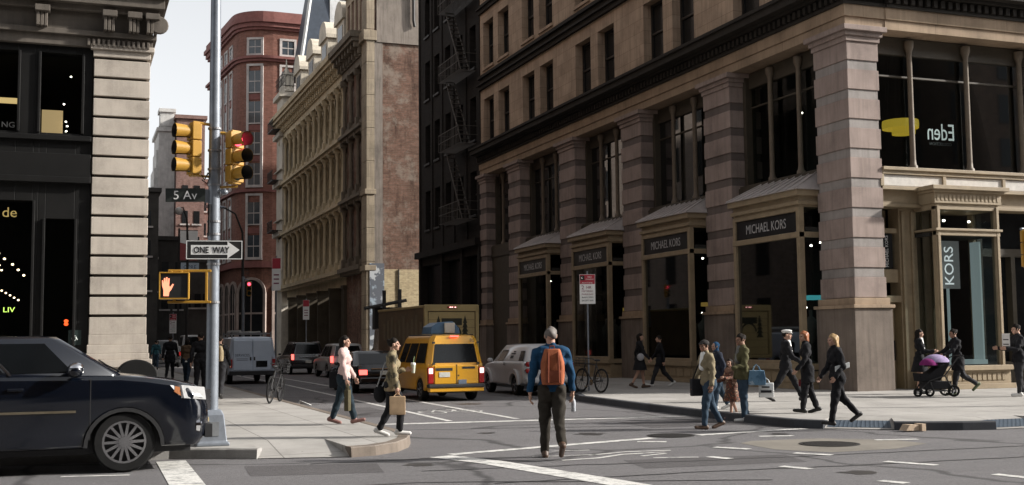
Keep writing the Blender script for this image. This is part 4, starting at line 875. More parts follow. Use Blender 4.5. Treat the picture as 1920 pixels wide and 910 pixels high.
# yellow taxi van
t = local('taxi_van', 'yellow taxi van with a curved roof advert, seen from behind', 'van')
PY = carpaint('taxi_yellow', (.62, .31, .018), .28); wf, wr = 1.35, -1.4
poly = profile(0, 0, [(2.1, .3), (2.2, .45), (2.2, .7), (2.1, .88)], [(-2.2, 1.0), (-2.24, .55), (-2.18, .4)], .3, wf, wr, .38, [(1.7, 1.0), (1.2, 1.08), (-2.17, 1.08)])
mb = MB(); slab(mb, poly, .86, .1, (.25, .06)); cab = Cabin(1.2, -2.18, .85, 1.06, .55, -2.06, .71, 1.78, .14); cab.solid(mb); mb.build('body', PY, t, 34)
for s in (-1, 1):
    for u0, u1, sl in ((.09, .32, .05), (.345, .62, 0), (.645, .93, 0)): one('side_window', AUTOG, t, lambda mb: cab.side(mb, s, u0, u1, .05, .84, .008, sl))
    for x in (wf, wr): wheel(t, x, s*.74, .33, .2, 5, .62, s)
    l_ = one('tail_lamp', [TAILD, TAILW], t, lambda mb: (mb.box(-2.27, -2.1, s*.77-.075, s*.77+.075, .52, .98), setattr(mb, 'cur', 1), mb.box(-2.285, -2.2, s*.77-.06, s*.77+.06, .8, .95)), 0, .012)
    one('side_mirror', PLAST, t, lambda mb: mb.ell((.95, s*.98, 1.12), .07, .1, .1), 40)
    one('roof_rail', PLAST, t, lambda mb: mb.tube([(.3, s*.62, 1.9), (-1.9, s*.62, 1.9)], .02, 6))
    one('door_hinges', PLAST, t, lambda mb: [mb.box(-2.235, -2.2, s*.67-.04, s*.67+.04, z, z+.06) for z in (1.05, 1.65)])
one('rear_window', AUTOG, t, lambda mb: cab.end(mb, False, .06, .06, .06, .8)); one('windscreen', AUTOG, t, lambda mb: cab.end(mb, True))
d_ = one('rear_door', PY, t, lambda mb: mb.box(-2.262, -2.2, -.66, .66, .5, 1.03), 0, .02)
one('door_split', PLAST, d_, lambda mb: (mb.box(-2.27, -2.2, -.02, -.005, .48, 1.05), mb.box(-2.27, -2.25, -.56, -.18, .93, .99), mb.box(-2.27, -2.25, .12, .62, .88, .96)))
one('number_plate', PLATE, d_, lambda mb: mb.box(-2.275, -2.25, .2, .52, .7, .84)); one('badge', plain('badge_blue', (.12, .15, .2), .5), d_, lambda mb: (mb.box(-2.275, -2.25, -.3, -.06, .5, .62)))
one('lock', PLAST, d_, lambda mb: mb.box(-2.27, -2.25, -.08, -.05, .72, .76))
one('bumper', [PLAST, PY], t, lambda mb: (mb.box(-2.34, -2.1, -.85, .85, .4, .5), setattr(mb, 'cur', 1), mb.box(-2.31, -2.1, -.82, .82, .28, .4)), 0, .02)
one('brake_lamp', TAILON, t, lambda mb: mb.box(-2.1, -2.05, -.12, .12, 1.84, 1.88)); text('roof_number', '8C', PLAST, t, (-2.14, -.52, 1.74), (0, -1, 0), (0.12, 0, 1), height=.09)
sg = one('roof_advert', [plain('advert_blue', (.06, .12, .2), .4), plain('advert_pale', (.42, .42, .38), .4)], t, lambda mb: (mb.rings([[(-1.5+.12*k, .55-.0*k+.0, 1.93), (-1.5+.12*k, .5, 2.15), (-1.5+.12*k, .3, 2.27), (-1.5+.12*k, -.15, 2.3), (-1.5+.12*k, -.35, 2.1), (-1.5+.12*k, -.38, 1.93)] for k in range(8)]), setattr(mb, 'cur', 1), mb.box(-1.56, -1.505, -.2, .12, 1.95, 2.26)), 30, .02)
one('plug', PLAST, t, lambda mb: mb.box(-2.0, 2.0, -.65, .65, .24, .5))
one('roof_light', plain('roof_light', (.5, .45, .35), .4), t, lambda mb: mb.box(.1, .25, -.25, .25, 1.9, 2.02), 0, .03)
place(t, 10.3, 34.45, 0, RAD(91))

# yellow-brown box truck
t = local('box_truck', 'tall ochre box truck with a roll-up rear door, standing beyond the taxi', 'truck')
PT = plain('truck_ochre', (.5, .385, .18), .5, 0, .15, 2); PTD = plain('truck_side', (.15, .105, .055), .5, 0, .35, 1.2)
mb = MB(); mb.box(-4.6, 2.6, -1.1, 1.1, .95, 3.1); bx = mb.build('box', PTD, t, 0, .03)
one('corner_frame', PT, bx, lambda mb: ([mb.box(-4.66, -4.5, s*1.06-.07, s*1.06+.07, .9, 3.14) for s in (-1, 1)], mb.box(-4.66, -4.5, -1.1, 1.1, 2.9, 3.16), mb.box(-4.66, -4.5, -1.1, 1.1, .85, 1.0), [mb.box(-4.6, 2.6, s*1.1-.03, s*1.1+.03, 3.04, 3.14) for s in (-1, 1)]), 0, .015)
d_ = one('rear_door', PT, bx, lambda mb: [mb.box(-4.62, -4.58, -.95, .95, 1.02+i*.31, 1.32+i*.31) for i in range(6)])
def deco(mb):
    mb.box(-4.632, -4.62, -.42, .42, 2.35, 2.62)
    for s in (-.55, .55):
        for k in range(5): z = 1.75+k*.17; w = .17-.02*k; mb.prism([(s-w, z), (s+w, z), (s, z+.3)], 'x', -4.632, -4.622)
    mb.rings([[(-4.628, q*math.cos(a), 2.0+q*math.sin(a)) for q in (.32, .4)]+[(-4.622, q*math.cos(a), 2.0+q*math.sin(a)) for q in (.4, .32)] for a in [math.pi*k/12 for k in range(13)]])
one('door_graphic', plain('graphic_dark', (.045, .045, .03), .6), d_, deco)
one('marker_lamps', [TAILD, TAILW], t, lambda mb: (mb.box(-4.69, -4.6, -.2, .2, 3.02, 3.09), setattr(mb, 'cur', 1), [mb.ell((-4.69, q, 3.055), .02, .04, .02, 8, 5) for q in (-.13, 0, .08)]))
one('side_lettering', plain('faded_script', (.23, .19, .12), .6), bx, lambda mb: [mb.box(-4.2+i*.62, -3.9+i*.62, 1.1, 1.112, 1.6+.18*(i % 2), 2.5+.14*((i*2) % 3)) for i in range(10)])
one('cab', carpaint('cab_brown', (.1, .07, .03)), t, lambda mb: mb.rings([[(2.7, y, .5), (4.4, y, .5), (4.5, y, 1.3), (4.0, y, 1.5), (3.7, y, 2.3), (2.7, y, 2.35)] for y in (-1.0, -.95, .95, 1.0)]), 0, .04)
one('chassis', PLAST, t, lambda mb: mb.box(-4.5, 4.2, -.5, .5, .5, .95)); one('rear_bumper', PLAST, t, lambda mb: mb.box(-4.75, -4.6, -1.0, 1.0, .45, .6))
for s in (-1, 1):
    for x in (3.4, -2.9): wheel(t, x, s*.85, .45, .28, 6, .55, s)
    one('tail_lamp', TAILD, t, lambda mb: mb.box(-4.68, -4.6, s*.9-.08, s*.9+.08, .72, .82)); one('mud_flap', PLAST, t, lambda mb: mb.box(-3.5, -3.47, s*.85-.25, s*.85+.25, .2, .8))
place(t, 14.0, 48.9, 0, RAD(90.5))

# silver retro panel van
t = local('silver_panel_van', 'small rounded silver delivery van with round tail lamps parked by the kerb', 'van')
PS = carpaint('silver_paint', (.52, .52, .53), .3); wf, wr = 1.35, -1.3
poly = profile(0, 0, [(2.1, .3), (2.2, .5), (2.12, .8)], [(-2.1, .95), (-2.2, .6), (-2.15, .38)], .3, wf, wr, .38, [(1.7, .98), (1.05, 1.06), (-2.02, 1.08)])
mb = MB(); slab(mb, poly, .86, .16, (.35, .2)); cab = Cabin(1.05, -2.05, .8, 1.05, .5, -1.8, .62, 1.48, .13); cab.solid(mb); mb.build('body', PS, t, 50)
for s in (-1, 1):
    one('front_window', AUTOG, t, lambda mb: cab.side(mb, s, .1, .34, .06, .86, .01, .06)); one('rear_quarter_window', AUTOG, t, lambda mb: cab.side(mb, s, .82, .97, .08, .8, .012))
    for x in (wf, wr):
        wheel(t, x, s*.76, .33, .2, 5, .62, s)
        one('fender_flare', PS, t, lambda mb: mb.rings([[(x1, s*.84, z1), (x1, s*.93, z1), (x2, s*.93, z2), (x2, s*.84, z2)] for (x1, z1), (x2, z2) in zip(arc(x, .37, .33, 0, 180, 14), arc(x, .47, .36, 0, 180, 14))]), 40)
    one('tail_lamp', [TAILD, CHROME], t, lambda mb: [(setattr(mb, 'cur', 0), mb.lathe((-2.13, s*.72, z), [(.02, -.05), (.075, -.03), (.08, .04)], 14, 'x'), setattr(mb, 'cur', 1), mb.lathe((-2.12, s*.72, z), [(.1, -.02), (.1, .04), (.085, .04), (.085, -.02)], 14, 'x', False)) for z in (.78, .98)])
    one('mirror', PS, t, lambda mb: mb.ell((.85, s*.95, 1.08), .08, .1, .08), 40)
    one('side_decal', plain('decal_dark', (.03, .03, .035), .5), t, lambda mb: [mb.quad(*[(p[0], p[1]+s*.012, p[2]) for p in (cab.pt(s, a, v0), cab.pt(s, b, v0), cab.pt(s, b, v1), cab.pt(s, a, v1))]) for a, b, v0, v1 in ((.52, .62, .25, .45), (.5, .66, .55, .64), (.55, .64, .7, .78))])
    text('decal_letters', 'AG', plain('decal_dark', (.03,)*3), t, (-.35, s*.875, .98), (-1*s, 0, 0), (0, 0, 1), height=.11)
one('rear_window', AUTOG, t, lambda mb: cab.end(mb, False, .1, .1)); one('windscreen', AUTOG, t, lambda mb: cab.end(mb, True))
one('bumper', PS, t, lambda mb: mb.box(-2.27, -2.05, -.8, .8, .4, .56), 0, .04); one('number_plate', PLATE, t, lambda mb: mb.box(-2.2, -2.17, -.15, .15, .72, .87))
one('blue_lettering', plain('decal_blue', (.08, .12, .3), .5), t, lambda mb: [mb.box(-2.185, -2.15, -.5+i*.12, -.42+i*.12, .68, .8+.05*(i % 2)) for i in range(3)])
place(t, 13.95, 36.0, 0, RAD(89))

# blue-grey work van
t = local('work_van', 'pale blue-grey work van with twin rear doors and a loaded ladder rack on its roof', 'van')
PG = carpaint('van_blue', (.5, .57, .67), .35); wf, wr = 1.8, -1.7
poly = profile(0, 0, [(2.6, .35), (2.7, .55), (2.65, .95)], [(-2.6, 1.1), (-2.65, .6), (-2.6, .45)], .38, wf, wr, .42, [(2.0, 1.12), (1.6, 1.2), (-2.6, 1.2)])
mb = MB(); slab(mb, poly, .98, .1, (.25, .04)); cab = Cabin(1.6, -2.62, .97, 1.18, 1.0, -2.55, .86, 1.92, .08); cab.solid(mb); mb.build('body', PG, t, 34)
for s in (-1, 1):
    d_ = one('rear_door', PG, t, lambda mb: mb.box(-2.66, -2.55, min(s*.015, s*.8), max(s*.015, s*.8), .58, 1.86), 0, .03)
    if s < 0: one('door_window', AUTOG, d_, lambda mb: mb.box(-2.675, -2.64, -.62, -.15, .72, .98))
    one('handle', PLAST, d_, lambda mb: mb.box(-2.69, -2.64, s*.08-.03, s*.08+.03, 1.0, 1.14))
    if s > 0: text('door_lettering', 'SERVICES', plain('van_letter', (.1, .12, .17), .5), d_, (-2.665, .42, 1.22), (0, -1, 0), (0, 0, 1), width=.6); one('small_lines', plain('van_letter', (.1, .12, .17), .5), d_, lambda mb: [mb.box(-2.668, -2.655, .2, .66, 1.0+i*.06, 1.02+i*.06) for i in range(2)])
    one('tail_lamp', TAILD, t, lambda mb: mb.box(-2.68, -2.55, s*.89-.06, s*.89+.06, .7, 1.05)); one('side_window', AUTOG, t, lambda mb: cab.side(mb, s, .06, .25, .06, .8))
    for x in (wf, wr): wheel(t, x, s*.84, .36, .22, 6, .6, s)
    one('mirror', PLAST, t, lambda mb: mb.ell((1.4, s*1.12, 1.3), .07, .1, .14), 40)
one('windscreen', AUTOG, t, lambda mb: cab.end(mb, True)); one('bumper', PLAST, t, lambda mb: mb.box(-2.78, -2.55, -.95, .95, .38, .56), 0, .02)
one('roof_rack', [plain('rack_metal', (.2, .2, .2), .5, .4), plain('ladder_pale', (.45, .44, .42), .5)], t, lambda mb: ([mb.box(x-.03, x+.03, -.85, .85, 2.1, 2.15) for x in (-2.3, -.8, .6)], [mb.box(x-.03, x+.03, s*.82-.03, s*.82+.03, 1.95, 2.2) for x in (-2.3, -.8, .6) for s in (-1, 1)], setattr(mb, 'cur', 1), mb.tube([(-2.6, -.3, 2.2), (1.2, -.3, 2.2)], .035, 6), mb.tube([(-2.6, .1, 2.2), (1.2, .1, 2.2)], .035, 6), [mb.box(-2.5+i*.3, -2.46+i*.3, -.3, .1, 2.18, 2.22) for i in range(12)], mb.tube([(-2.5, .5, 2.22), (1, .55, 2.24)], .06, 6)))
place(t, 7.15, 53.0, 0, RAD(90))

def plaincar(name, label, cat, paint, L, Wd, zb, zr, x, y, rot, van=False, brake=True, rail=False):
    """saloon or suv with boot, glasshouse, lamps and wheels"""
    t = local(name, label, cat); h = Wd/2; wf, wr = L*.29, -L*.3; e = L/2
    rear = [(-e+.06, zb-.06), (-e-.02, .62), (-e+.05, .4)]
    poly = profile(0, 0, [(e-.1, .3), (e, .5), (e-.05, .78)], rear, .3, wf, wr, .38, [(e-.5, zb-.1), (L*.16, zb), (-e+.15, zb+.02)])
    mb = MB(); slab(mb, poly, h, .12, (.3, .12)); rb_ = -e+.12 if van else -L*.33; rr_ = -e+.35 if van else -L*.17
    cab = Cabin(L*.16, rb_, h-.06, zb, L*.02, rr_, h-.24, zr, .06); cab.solid(mb); mb.build('body', paint, t, 36)
    for s in (-1, 1):
        for u0, u1, sl in (((.09, .36, .06), (.39, .64, 0), (.67, .93, 0)) if van else ((.1, .46, .06), (.5, .9, 0))): one('side_window', AUTOG, t, lambda mb: cab.side(mb, s, u0, u1, .07, .88, .008, sl))
        for xx in (wf, wr): wheel(t, xx, s*(h-.12), .33, .2, 6, .62, s)
        one('tail_lamp', TAILON if brake else TAILD, t, lambda mb: (mb.box(-e-.03, -e+.15, s*(h-.2)-.13, s*(h-.2)+.13, zb-.3, zb-.14) if not van else mb.box(-e-.03, -e+.15, s*(h-.1)-.06, s*(h-.1)+.06, zb-.25, zb+.05)), 0, .01)
        one('mirror', paint, t, lambda mb: mb.ell((L*.14, s*(h+.07), zb+.04), .06, .09, .06), 40)
        if rail: one('roof_rail', CHROME, t, lambda mb: mb.tube([(0, s*(h-.28), zr+.08), (rr_+.1, s*(h-.28), zr+.08)], .02, 6))
        one('headlight', LENS, t, lambda mb: mb.box(e-.16, e-.03, s*(h-.3)-.14, s*(h-.3)+.14, .62, .76), 0, .02)
    one('rear_window', AUTOG, t, lambda mb: cab.end(mb, False)); one('windscreen', AUTOG, t, lambda mb: cab.end(mb, True))
    one('number_plate', PLATE, t, lambda mb: mb.box(-e-.035, -e, -.16, .16, .62, .76)); one('bumper', PLAST if van else paint, t, lambda mb: mb.box(-e-.07, -e+.15, -h+.08, h-.08, .36, .54), 0, .03); one('bright_strip', CHROME, t, lambda mb: mb.box(-e-.03, -e+.02, -h*.5, h*.5, zb-.12, zb-.09))
    return place(t, x, y, 0, rot)
plaincar('black_sedan', 'low black sedan with lit brake lamps just left of the yellow taxi', 'car', carpaint('black_paint', (.01, .01, .012), .15), 4.7, 1.85, .93, 1.36, 9.85, 40.9, RAD(90))
plaincar('dark_suv', 'dark suv with a squared rear window driving away past the pale work van', 'car', carpaint('dark_paint', (.02, .021, .024), .2), 4.6, 1.9, 1.05, 1.68, 12.0, 66, RAD(91), True, True, True)
plaincar('pale_suv', 'pale car whose roof shows behind the woman in the pink jacket', 'car', carpaint('pale_paint', (.35, .35, .34), .3), 4.5, 1.85, 1.0, 1.6, 12.6, 58.5, RAD(90), True, True)
plaincar('parked_dark_van', 'black boxy car parked ahead of the people at the left kerb', 'car', carpaint('black_paint2', (.013, .013, .014), .25), 4.8, 1.9, 1.1, 1.95, 6.6, 92, RAD(90), True, False)
plaincar('white_traffic_car', 'white car far down the street by the left kerb beyond the walking woman in brown', 'car', carpaint('white_paint', (.5, .5, .5), .3), 4.5, 1.85, .98, 1.5, 8.3, 110, RAD(92), True, False)
plaincar('white_traffic_van', 'tall white van far down the street above the other traffic', 'van', MATS['white_paint'], 5.6, 2.0, 1.3, 2.5, 10.6, 118, RAD(92), True, False)

# ---------------------------------------------------------------- street furniture
GALV = plain('galvanised', (.2, .22, .25), .42, .3, .2, 6); SIGY = plain('signal_yellow', (.4, .215, .028), .45, 0, .12, 4); SIGK = plain('sign_face_black', (.02, .02, .02), .5); SWH = plain('sign_white', (.78, .78, .76), .5, 0, .06); SRED = plain('sign_red', (.4, .04, .06), .5)
px, py = 2.06, 18.86
pole = thing('signal_pole', 'tall grey metal signal pole on a square tapered base at the left corner', 'pole', (px, py, HK))
one('shaft', GALV, pole, lambda mb: mb.tube([(px, py, .6), (px, py, 3.6), (px-.005, py, 9.5)], [.098, .092, .072], 20), 40)
one('base', GALV, pole, lambda mb: mb.rings([[(px+s*a, py+s*b, z) for a, b in ((-1, -1), (1, -1), (1, 1), (-1, 1))] for s, z in ((.25, .15), (.25, .2), (.215, .22), (.17, .62), (.13, .7))]), 0, .015)
one('access_panel', plain('galv_dark', (.2, .21, .22), .5, .3), pole, lambda mb: mb.box(px-.09, px+.09, py-.215, py-.2, .3, .52))
for z in (2.35, 2.95, 3.1, 3.42, 3.62, 4.2, 4.45, 4.75, 5.1): one('clamp_band', plain('band_steel', (.25, .25, .26), .4, .6), pole, lambda mb: mb.lathe((px, py, z), [(.095, 0), (.106, 0), (.106, .03), (.095, .03)], 18, 'z', False))
one('arm', SIGY, pole, lambda mb: (mb.tube([(px, py, 5.17), (px-.33, py-.02, 5.2)], .025, 8), mb.tube([(px, py, 4.34), (px-.33, py-.02, 4.36)], .02, 8), mb.tube([(px, py, 5.06), (px+.34, py-.05, 5.03)], .025, 8), mb.tube([(px, py, 4.18), (px+.36, py-.05, 4.2)], .02, 8)), 40)
one('cable', RUB, pole, lambda mb: (mb.tube([(px-.1, py-.05, 4.4), (px-.16, py-.09, 4.28), (px-.2, py-.06, 4.36)], .012, 6), mb.tube([(px-.07, py-.09, 4.35), (px-.12, py-.12, 4.22), (px-.2, py-.1, 4.28)], .01, 6), mb.tube([(px-.08, py-.09, 3.9), (px-.09, py-.1, 3.4)], .02, 6)), 40)
one('camera_dome', GALV, pole, lambda mb: (mb.ell((px+.15, py-.08, 4.1), .06, .06, .045), mb.tube([(px, py-.05, 4.12), (px+.15, py-.08, 4.13)], .015, 6)), 40)
def signal(label, c, dirv, lit, s=1.0, name='traffic_signal'):
    """three-lamp head: c = housing centre, dirv = unit direction the lamps face"""
    t = thing(name, label, 'traffic light', c); D = Vector(dirv).normalized(); R_ = Vector((-D.y, D.x, 0))
    fr = lambda a, d, z: tuple(Vector(c)+D*d*s+R_*a*s+Vector((0, 0, z*s)))
    mb = MB(fr)
    for k in (-1, 0, 1): mb.box(-.13, .13, -.09, .06, k*.27-.128, k*.27+.128)
    mb.box(-.09, .09, -.07, .04, -.43, .43); mb.build('housing', SIGY, t, 0, .012)
    for k, nm in ((1, 'red'), (0, 'amber'), (-1, 'green')):
        mb = MB(); n = 18; rings = []
        for d, r in ((.06, .1), (.31, .118)):
            rings.append([fr(r*math.cos(a), d+.0*a-(.1 if d > .2 and False else 0), k*.27+r*math.sin(a)) for a in [RAD(-55+290*i/n) for i in range(n+1)]])
        r2 = [[fr((r-.008)*math.cos(a), d, k*.27+(r-.008)*math.sin(a)) for a in [RAD(-55+290*i/n) for i in range(n+1)]] for d, r in ((.06, .1), (.31, .118))]
        mb.rings(rings, False, False); mb.cur = 1; mb.rings(r2, False, False); V = mb.build('visor', [SIGY, PLAST], t, 40)
        on = lit == nm; M = {'red': emit('signal_red', (1, .06, .1), 2.2), 'green': emit('signal_green', (.05, .85, .45), 1.2)}.get(nm) if on else plain('lens_dark_'+nm, {'red': (.05, .01, .01), 'amber': (.05, .03, .01), 'green': (.01, .035, .025)}[nm], .3)
        mb = MB(); rings = [[fr(r*math.cos(a), d, k*.27+r*math.sin(a)) for a in [2*math.pi*i/16 for i in range(16)]] for r, d in ((.1, .062), (.07, .085), (.01, .095))]; mb.rings(rings); mb.build('lens', M, t, 50)
    return t
signal('yellow three-lamp signal head turned left, lamps unlit and facing along the avenue', (1.73, 18.84, 4.77), (-.96, -.28, 0), None)
signal('yellow three-lamp signal head with its red lamp lit, right of the metal pole', (2.37, 18.78, 4.66), (.5, -.87, 0), 'red')
def board(name, label, cat, c, w, h, M, tilt=0, U=(1, 0, 0), border=None, face=None):
    """flat sign: c centre, U reading direction"""
    t = thing(name, label, cat, c); U = (Vector(U).normalized()*math.cos(tilt)+Vector((0, 0, 1))*math.sin(tilt)); V = Vector((0, 0, 1))-U*U.z; V.normalize(); N = U.cross(V)
    fr = lambda a, b, d: tuple(Vector(c)+U*a+V*b+N*d)
    mb = MB(fr); mb.box(-w/2, w/2, -h/2, h/2, -.004, 0); mb.build('panel', M, t)
    if border:
        mb = MB(fr); b = border
        for q in ((-w/2+.004, w/2-.004, h/2-b-.004, h/2-.004), (-w/2+.004, w/2-.004, -h/2+.004, -h/2+b+.004), (-w/2+.004, -w/2+b+.004, -h/2+b+.004, h/2-b-.004), (w/2-b-.004, w/2-.004, -h/2+b+.004, h/2-b-.004)): mb.box(*q, .001, .003)
        mb.build('border', SWH, t)
    return t, fr, U, V
cam_r = (rt.x, rt.y, 0)
t, fr, U, V = board('street_name_sign', 'dark street name sign reading 5 Av on the signal pole', 'sign', (px-.44, py-.02, 4.04), .6, .215, plain('street_sign_dark', (.025, .03, .027), .5), RAD(1), (.985, -.17, 0))
text('sign_letters', '5 Av', SWH, t, fr(.0, 0, .002), U, V, height=.135); one('bracket', GALV, t, lambda mb: mb.box(px-.14, px, py-.04, py+.0, 3.93, 4.14))
t, fr, U, V = board('one_way_sign', 'black one way sign with a white arrow pointing right', 'sign', (px+.0, py-.115, 3.18), .86, .3, SIGK, RAD(0), (.985, -.17, 0), .012)
mb = MB(fr); mb.prism([(-.355, -.075), (.2, -.075), (.2, -.135), (.385, 0), (.2, .135), (.2, .075), (-.355, .075)], 'z', .001, .003); mb.build('arrow', SWH, t)
text('sign_letters', 'ONE  WAY', SIGK, t, fr(-.04, 0, .0035), U, V, width=.54, height=.1, bold=.018)
# pedestrian signal
t = thing('pedestrian_signal', 'yellow-framed pedestrian signal showing a lit orange hand', 'pedestrian signal', (1.46, py-.1, 2.62)); D = Vector((.985, -.17, 0)); N = Vector((-.17, -.985, 0))
fr = lambda a, b, d: tuple(Vector((1.46, py-.12, 2.615))+D*a+N*d+Vector((0, 0, b)))
mb = MB(fr); mb.box(-.225, .225, -.21, .21, -.16, 0); mb.build('housing', SIGY, t, 0, .02)
mb = MB(fr); mb.box(-.2, .2, -.185, .185, -.01, .012); SC_ = mb.build('screen', SIGK, t)
mb = MB(fr)
for q in ((-.225, .225, .19, .21), (-.225, .225, -.21, -.19), (-.225, -.205, -.19, .19), (.205, .225, -.19, .19)): mb.box(*q, 0, .03)
mb.build('frame', SIGY, t, 0, .006)
hand = [(-.155, -.16), (-.155, -.07), (-.175, 0), (-.18, .08), (-.165, .085), (-.155, .03), (-.15, .115), (-.13, .12), (-.125, .04), (-.118, .13), (-.098, .13), (-.097, .04), (-.085, .115), (-.066, .112), (-.072, .0), (-.055, -.02), (-.022, .03), (-.002, .02), (-.04, -.06), (-.07, -.1), (-.075, -.16)]
mb = MB(fr); mb.prism(hand, 'z', .013, .018); mb.build('lit_hand', emit('hand_orange', (1, .3, .17), .85), SC_)
mb = MB(fr)
for z in (.235, -.25): mb.box(-.1, .55, z-.02, z+.02, -.1, -.06)
for a in (-.05, .1): mb.box(a-.02, a+.02, .2, .235, -.1, -.05)
mb.box(.46, .5, -.25, .235, -.1, -.06); mb.box(-.02, .02, -.25, -.2, -.1, -.06); mb.build('bracket', SIGY, t, 0, .008)
# parking signs
def parking_sign(label, x, y, z0, z1, w, U=cam_r, base=HK, tall=False):
    t, fr, U, V = board('parking_sign', label, 'sign', (x, y, (z0+z1)/2), w, z1-z0, SWH, 0, U, None); h = z1-z0
    mb = MB(fr); mb.box(-w/2+.01, w/2-.01, h*.17, h/2-.01, .001, .003); mb.build('red_field', SRED, t)
    if h < 1.2:
        mb = MB(fr)
        mb.box(-w*.45, -w*.18, h*.3, h*.46, .0035, .005); mb.build('moon_square', SIGK, t)
        mb = MB(fr); q = [(-.33*w+.065*w*math.cos(a), h*.38+.065*w*math.sin(a)) for a in [RAD(60+240*k/10) for k in range(11)]]+[(-.3*w+.045*w*math.cos(a), h*.39+.05*w*math.sin(a)) for a in [RAD(290-220*k/8) for k in range(9)]]; mb.prism(q, 'z', .0055, .007); mb.build('moon', SWH, t)
        text('red_letters', 'NO', SWH, t, fr(w*.15, h*.41, .0035), U, V, height=h*.06); text('red_letters', 'STANDING', SWH, t, fr(w*.15, h*.33, .0035), U, V, width=w*.5, height=h*.045); text('red_letters', 'ANYTIME', SWH, t, fr(-.02*w, h*.21, .0035), U, V, width=w*.7, height=h*.045)
        text('sign_letters', '2', plain('sign_maroon', (.2, .03, .07), .5), t, fr(-w*.3, h*.06, .0015), U, V, height=h*.13); text('sign_letters', 'HR', MATS['sign_maroon'], t, fr(w*.1, h*.06, .0015), U, V, height=h*.09)
        for k, s_ in enumerate(('METERED', 'PARKING', '8AM-7PM', 'EXCEPT SUN')): text('sign_letters', s_, MATS['sign_maroon'] if k < 2 else SIGK, t, fr(0, -h*(.07+.105*k), .0015), U, V, width=w*.72, height=h*.05)
    else:
        mb = MB(fr)
        for k in range(3): mb.box(-w*.3, w*.3, -h*(.02+.13*k)-h*.02, -h*(.02+.13*k)+h*.02, .001, .002)
        mb.build('sign_lines', plain('sign_maroon', (.2, .03, .07), .5), t)
    mb = MB(); nv = Vector(U).cross(Vector(V))*.03; mb.cyl((x-nv.x, y-nv.y, base), (x-nv.x, y-nv.y, z1+.1), .028, n=8); mb.build('post', GALV, t); return t
parking_sign('red and white parking sign in front of the darkened shop windows', 14.85, 33.0, 2.82, 3.73, .48)
parking_sign('tall red and white parking sign before the arches of the red building', 11.3*.8, 70*.8, 4.2, 5.75, .42)
parking_sign('small red and white parking sign above the dark suv', 15.6, 83.5, 3.35, 4.75, .45)
parking_sign('red and white parking sign under the orange hand signal', 5.15, 66.5, 2.3, 3.35, .38)
# right-edge signal and its pole
t = signal('yellow signal head with a lit green lamp at the right edge of the street corner', (19.62, 20.05, 3.62), (-.45, -.85, 0), 'green')
one('pole', GALV, t, lambda mb: (mb.cyl((20.4, 20.5, HK), (20.4, 20.5, 6), .09, n=14), mb.tube([(20.4, 20.5, 4.1), (19.5, 20.1, 4.05)], .03, 6)), 40)
t = signal('far small yellow traffic signal with a red light by the arched doorway', (8.6, 62, 4.55), (-.1, -1, 0), 'red', .9)
one('pole', GALV, t, lambda mb: (mb.cyl((8.35, 62.3, 0), (8.35, 62.3, 5.2), .08, n=10), mb.tube([(8.35, 62.3, 5.1), (8.6, 62.1, 5.0)], .03, 6)), 40)
# street lamps
t = thing('street_lamp', 'dark curved street lamp rising above the parking sign in front of the arches', 'street lamp', (9.6, 72, HK)); mb = MB(); mb.tube([(9.6, 72, 0), (9.6, 72, 7), (9.55, 71.9, 8.4), (9.1, 71.7, 9.5), (8.3, 71.5, 9.9)], [.1, .08, .06, .05, .05], 8); mb.build('post', DM, t, 40); one('lamp_head', GALV, t, lambda mb: mb.ell((8.1, 71.45, 9.85), .4, .16, .1), 40)
t = thing('street_lamp', 'small curved street lamp just below the street name sign', 'street lamp', (5.3, 60, HK)); mb = MB(); mb.tube([(5.3, 60, .1), (5.3, 60, 6.6), (5.25, 60, 7.9), (5.05, 60, 8.5), (4.9, 60, 8.45)], [.07, .06, .045, .035, .03], 8); mb.build('post', DM, t, 40); one('lamp_head', plain('lamp_head_pale', (.5, .48, .45), .4), t, lambda mb: mb.ell((4.85, 60, 8.3), .2, .16, .2), 40)
t = thing('street_banner', 'red and white hanging street banner with a green leaf, left of the pole', 'banner', (9.0, 110, 9)); fr = lambda a, d, z: (9.05+a, 110+d, z)
mb = MB(fr); mb.box(0, 1.55, 0, .06, 9.3, 12.0); mb.cur = 1; mb.prism([(0, 10.9), (.5, 10.8), (1.1, 10.4), (1.55, 10.3), (1.55, 12), (0, 12)], 'y', -.03, -.01); mb.cur = 2; mb.prism([(1.15, 10.45), (1.5, 10.5), (1.52, 11.2), (1.25, 10.95)], 'y', -.05, -.035); mb.build('panel', [plain('banner_red', (.28, .07, .07), .7), SWH, plain('leaf_green', (.03, .12, .06), .6)], t)
one('post', DM, t, lambda mb: (mb.cyl((8.95, 110, .1), (8.95, 110, 12.2), .09, n=8), mb.box(8.95, 10.6, 110, 110.06, 11.98, 12.06)))
t, fr, U, V = board('shop_hanging_sign', 'pale blue hanging shop sign just under the red banner', 'sign', (9.9, 109.6, 8.65), 1.6, .8, plain('sign_pale_blue', (.36, .43, .5), .5)); text('sign_letters', 'OPRE', plain('sign_ink', (.03, .05, .08), .5), t, fr(0, 0, .003), U, V, width=1.1, height=.35); one('hanger', DM, t, lambda mb: mb.box(8.95, 10.7, 109.62, 109.68, 9.08, 9.14))
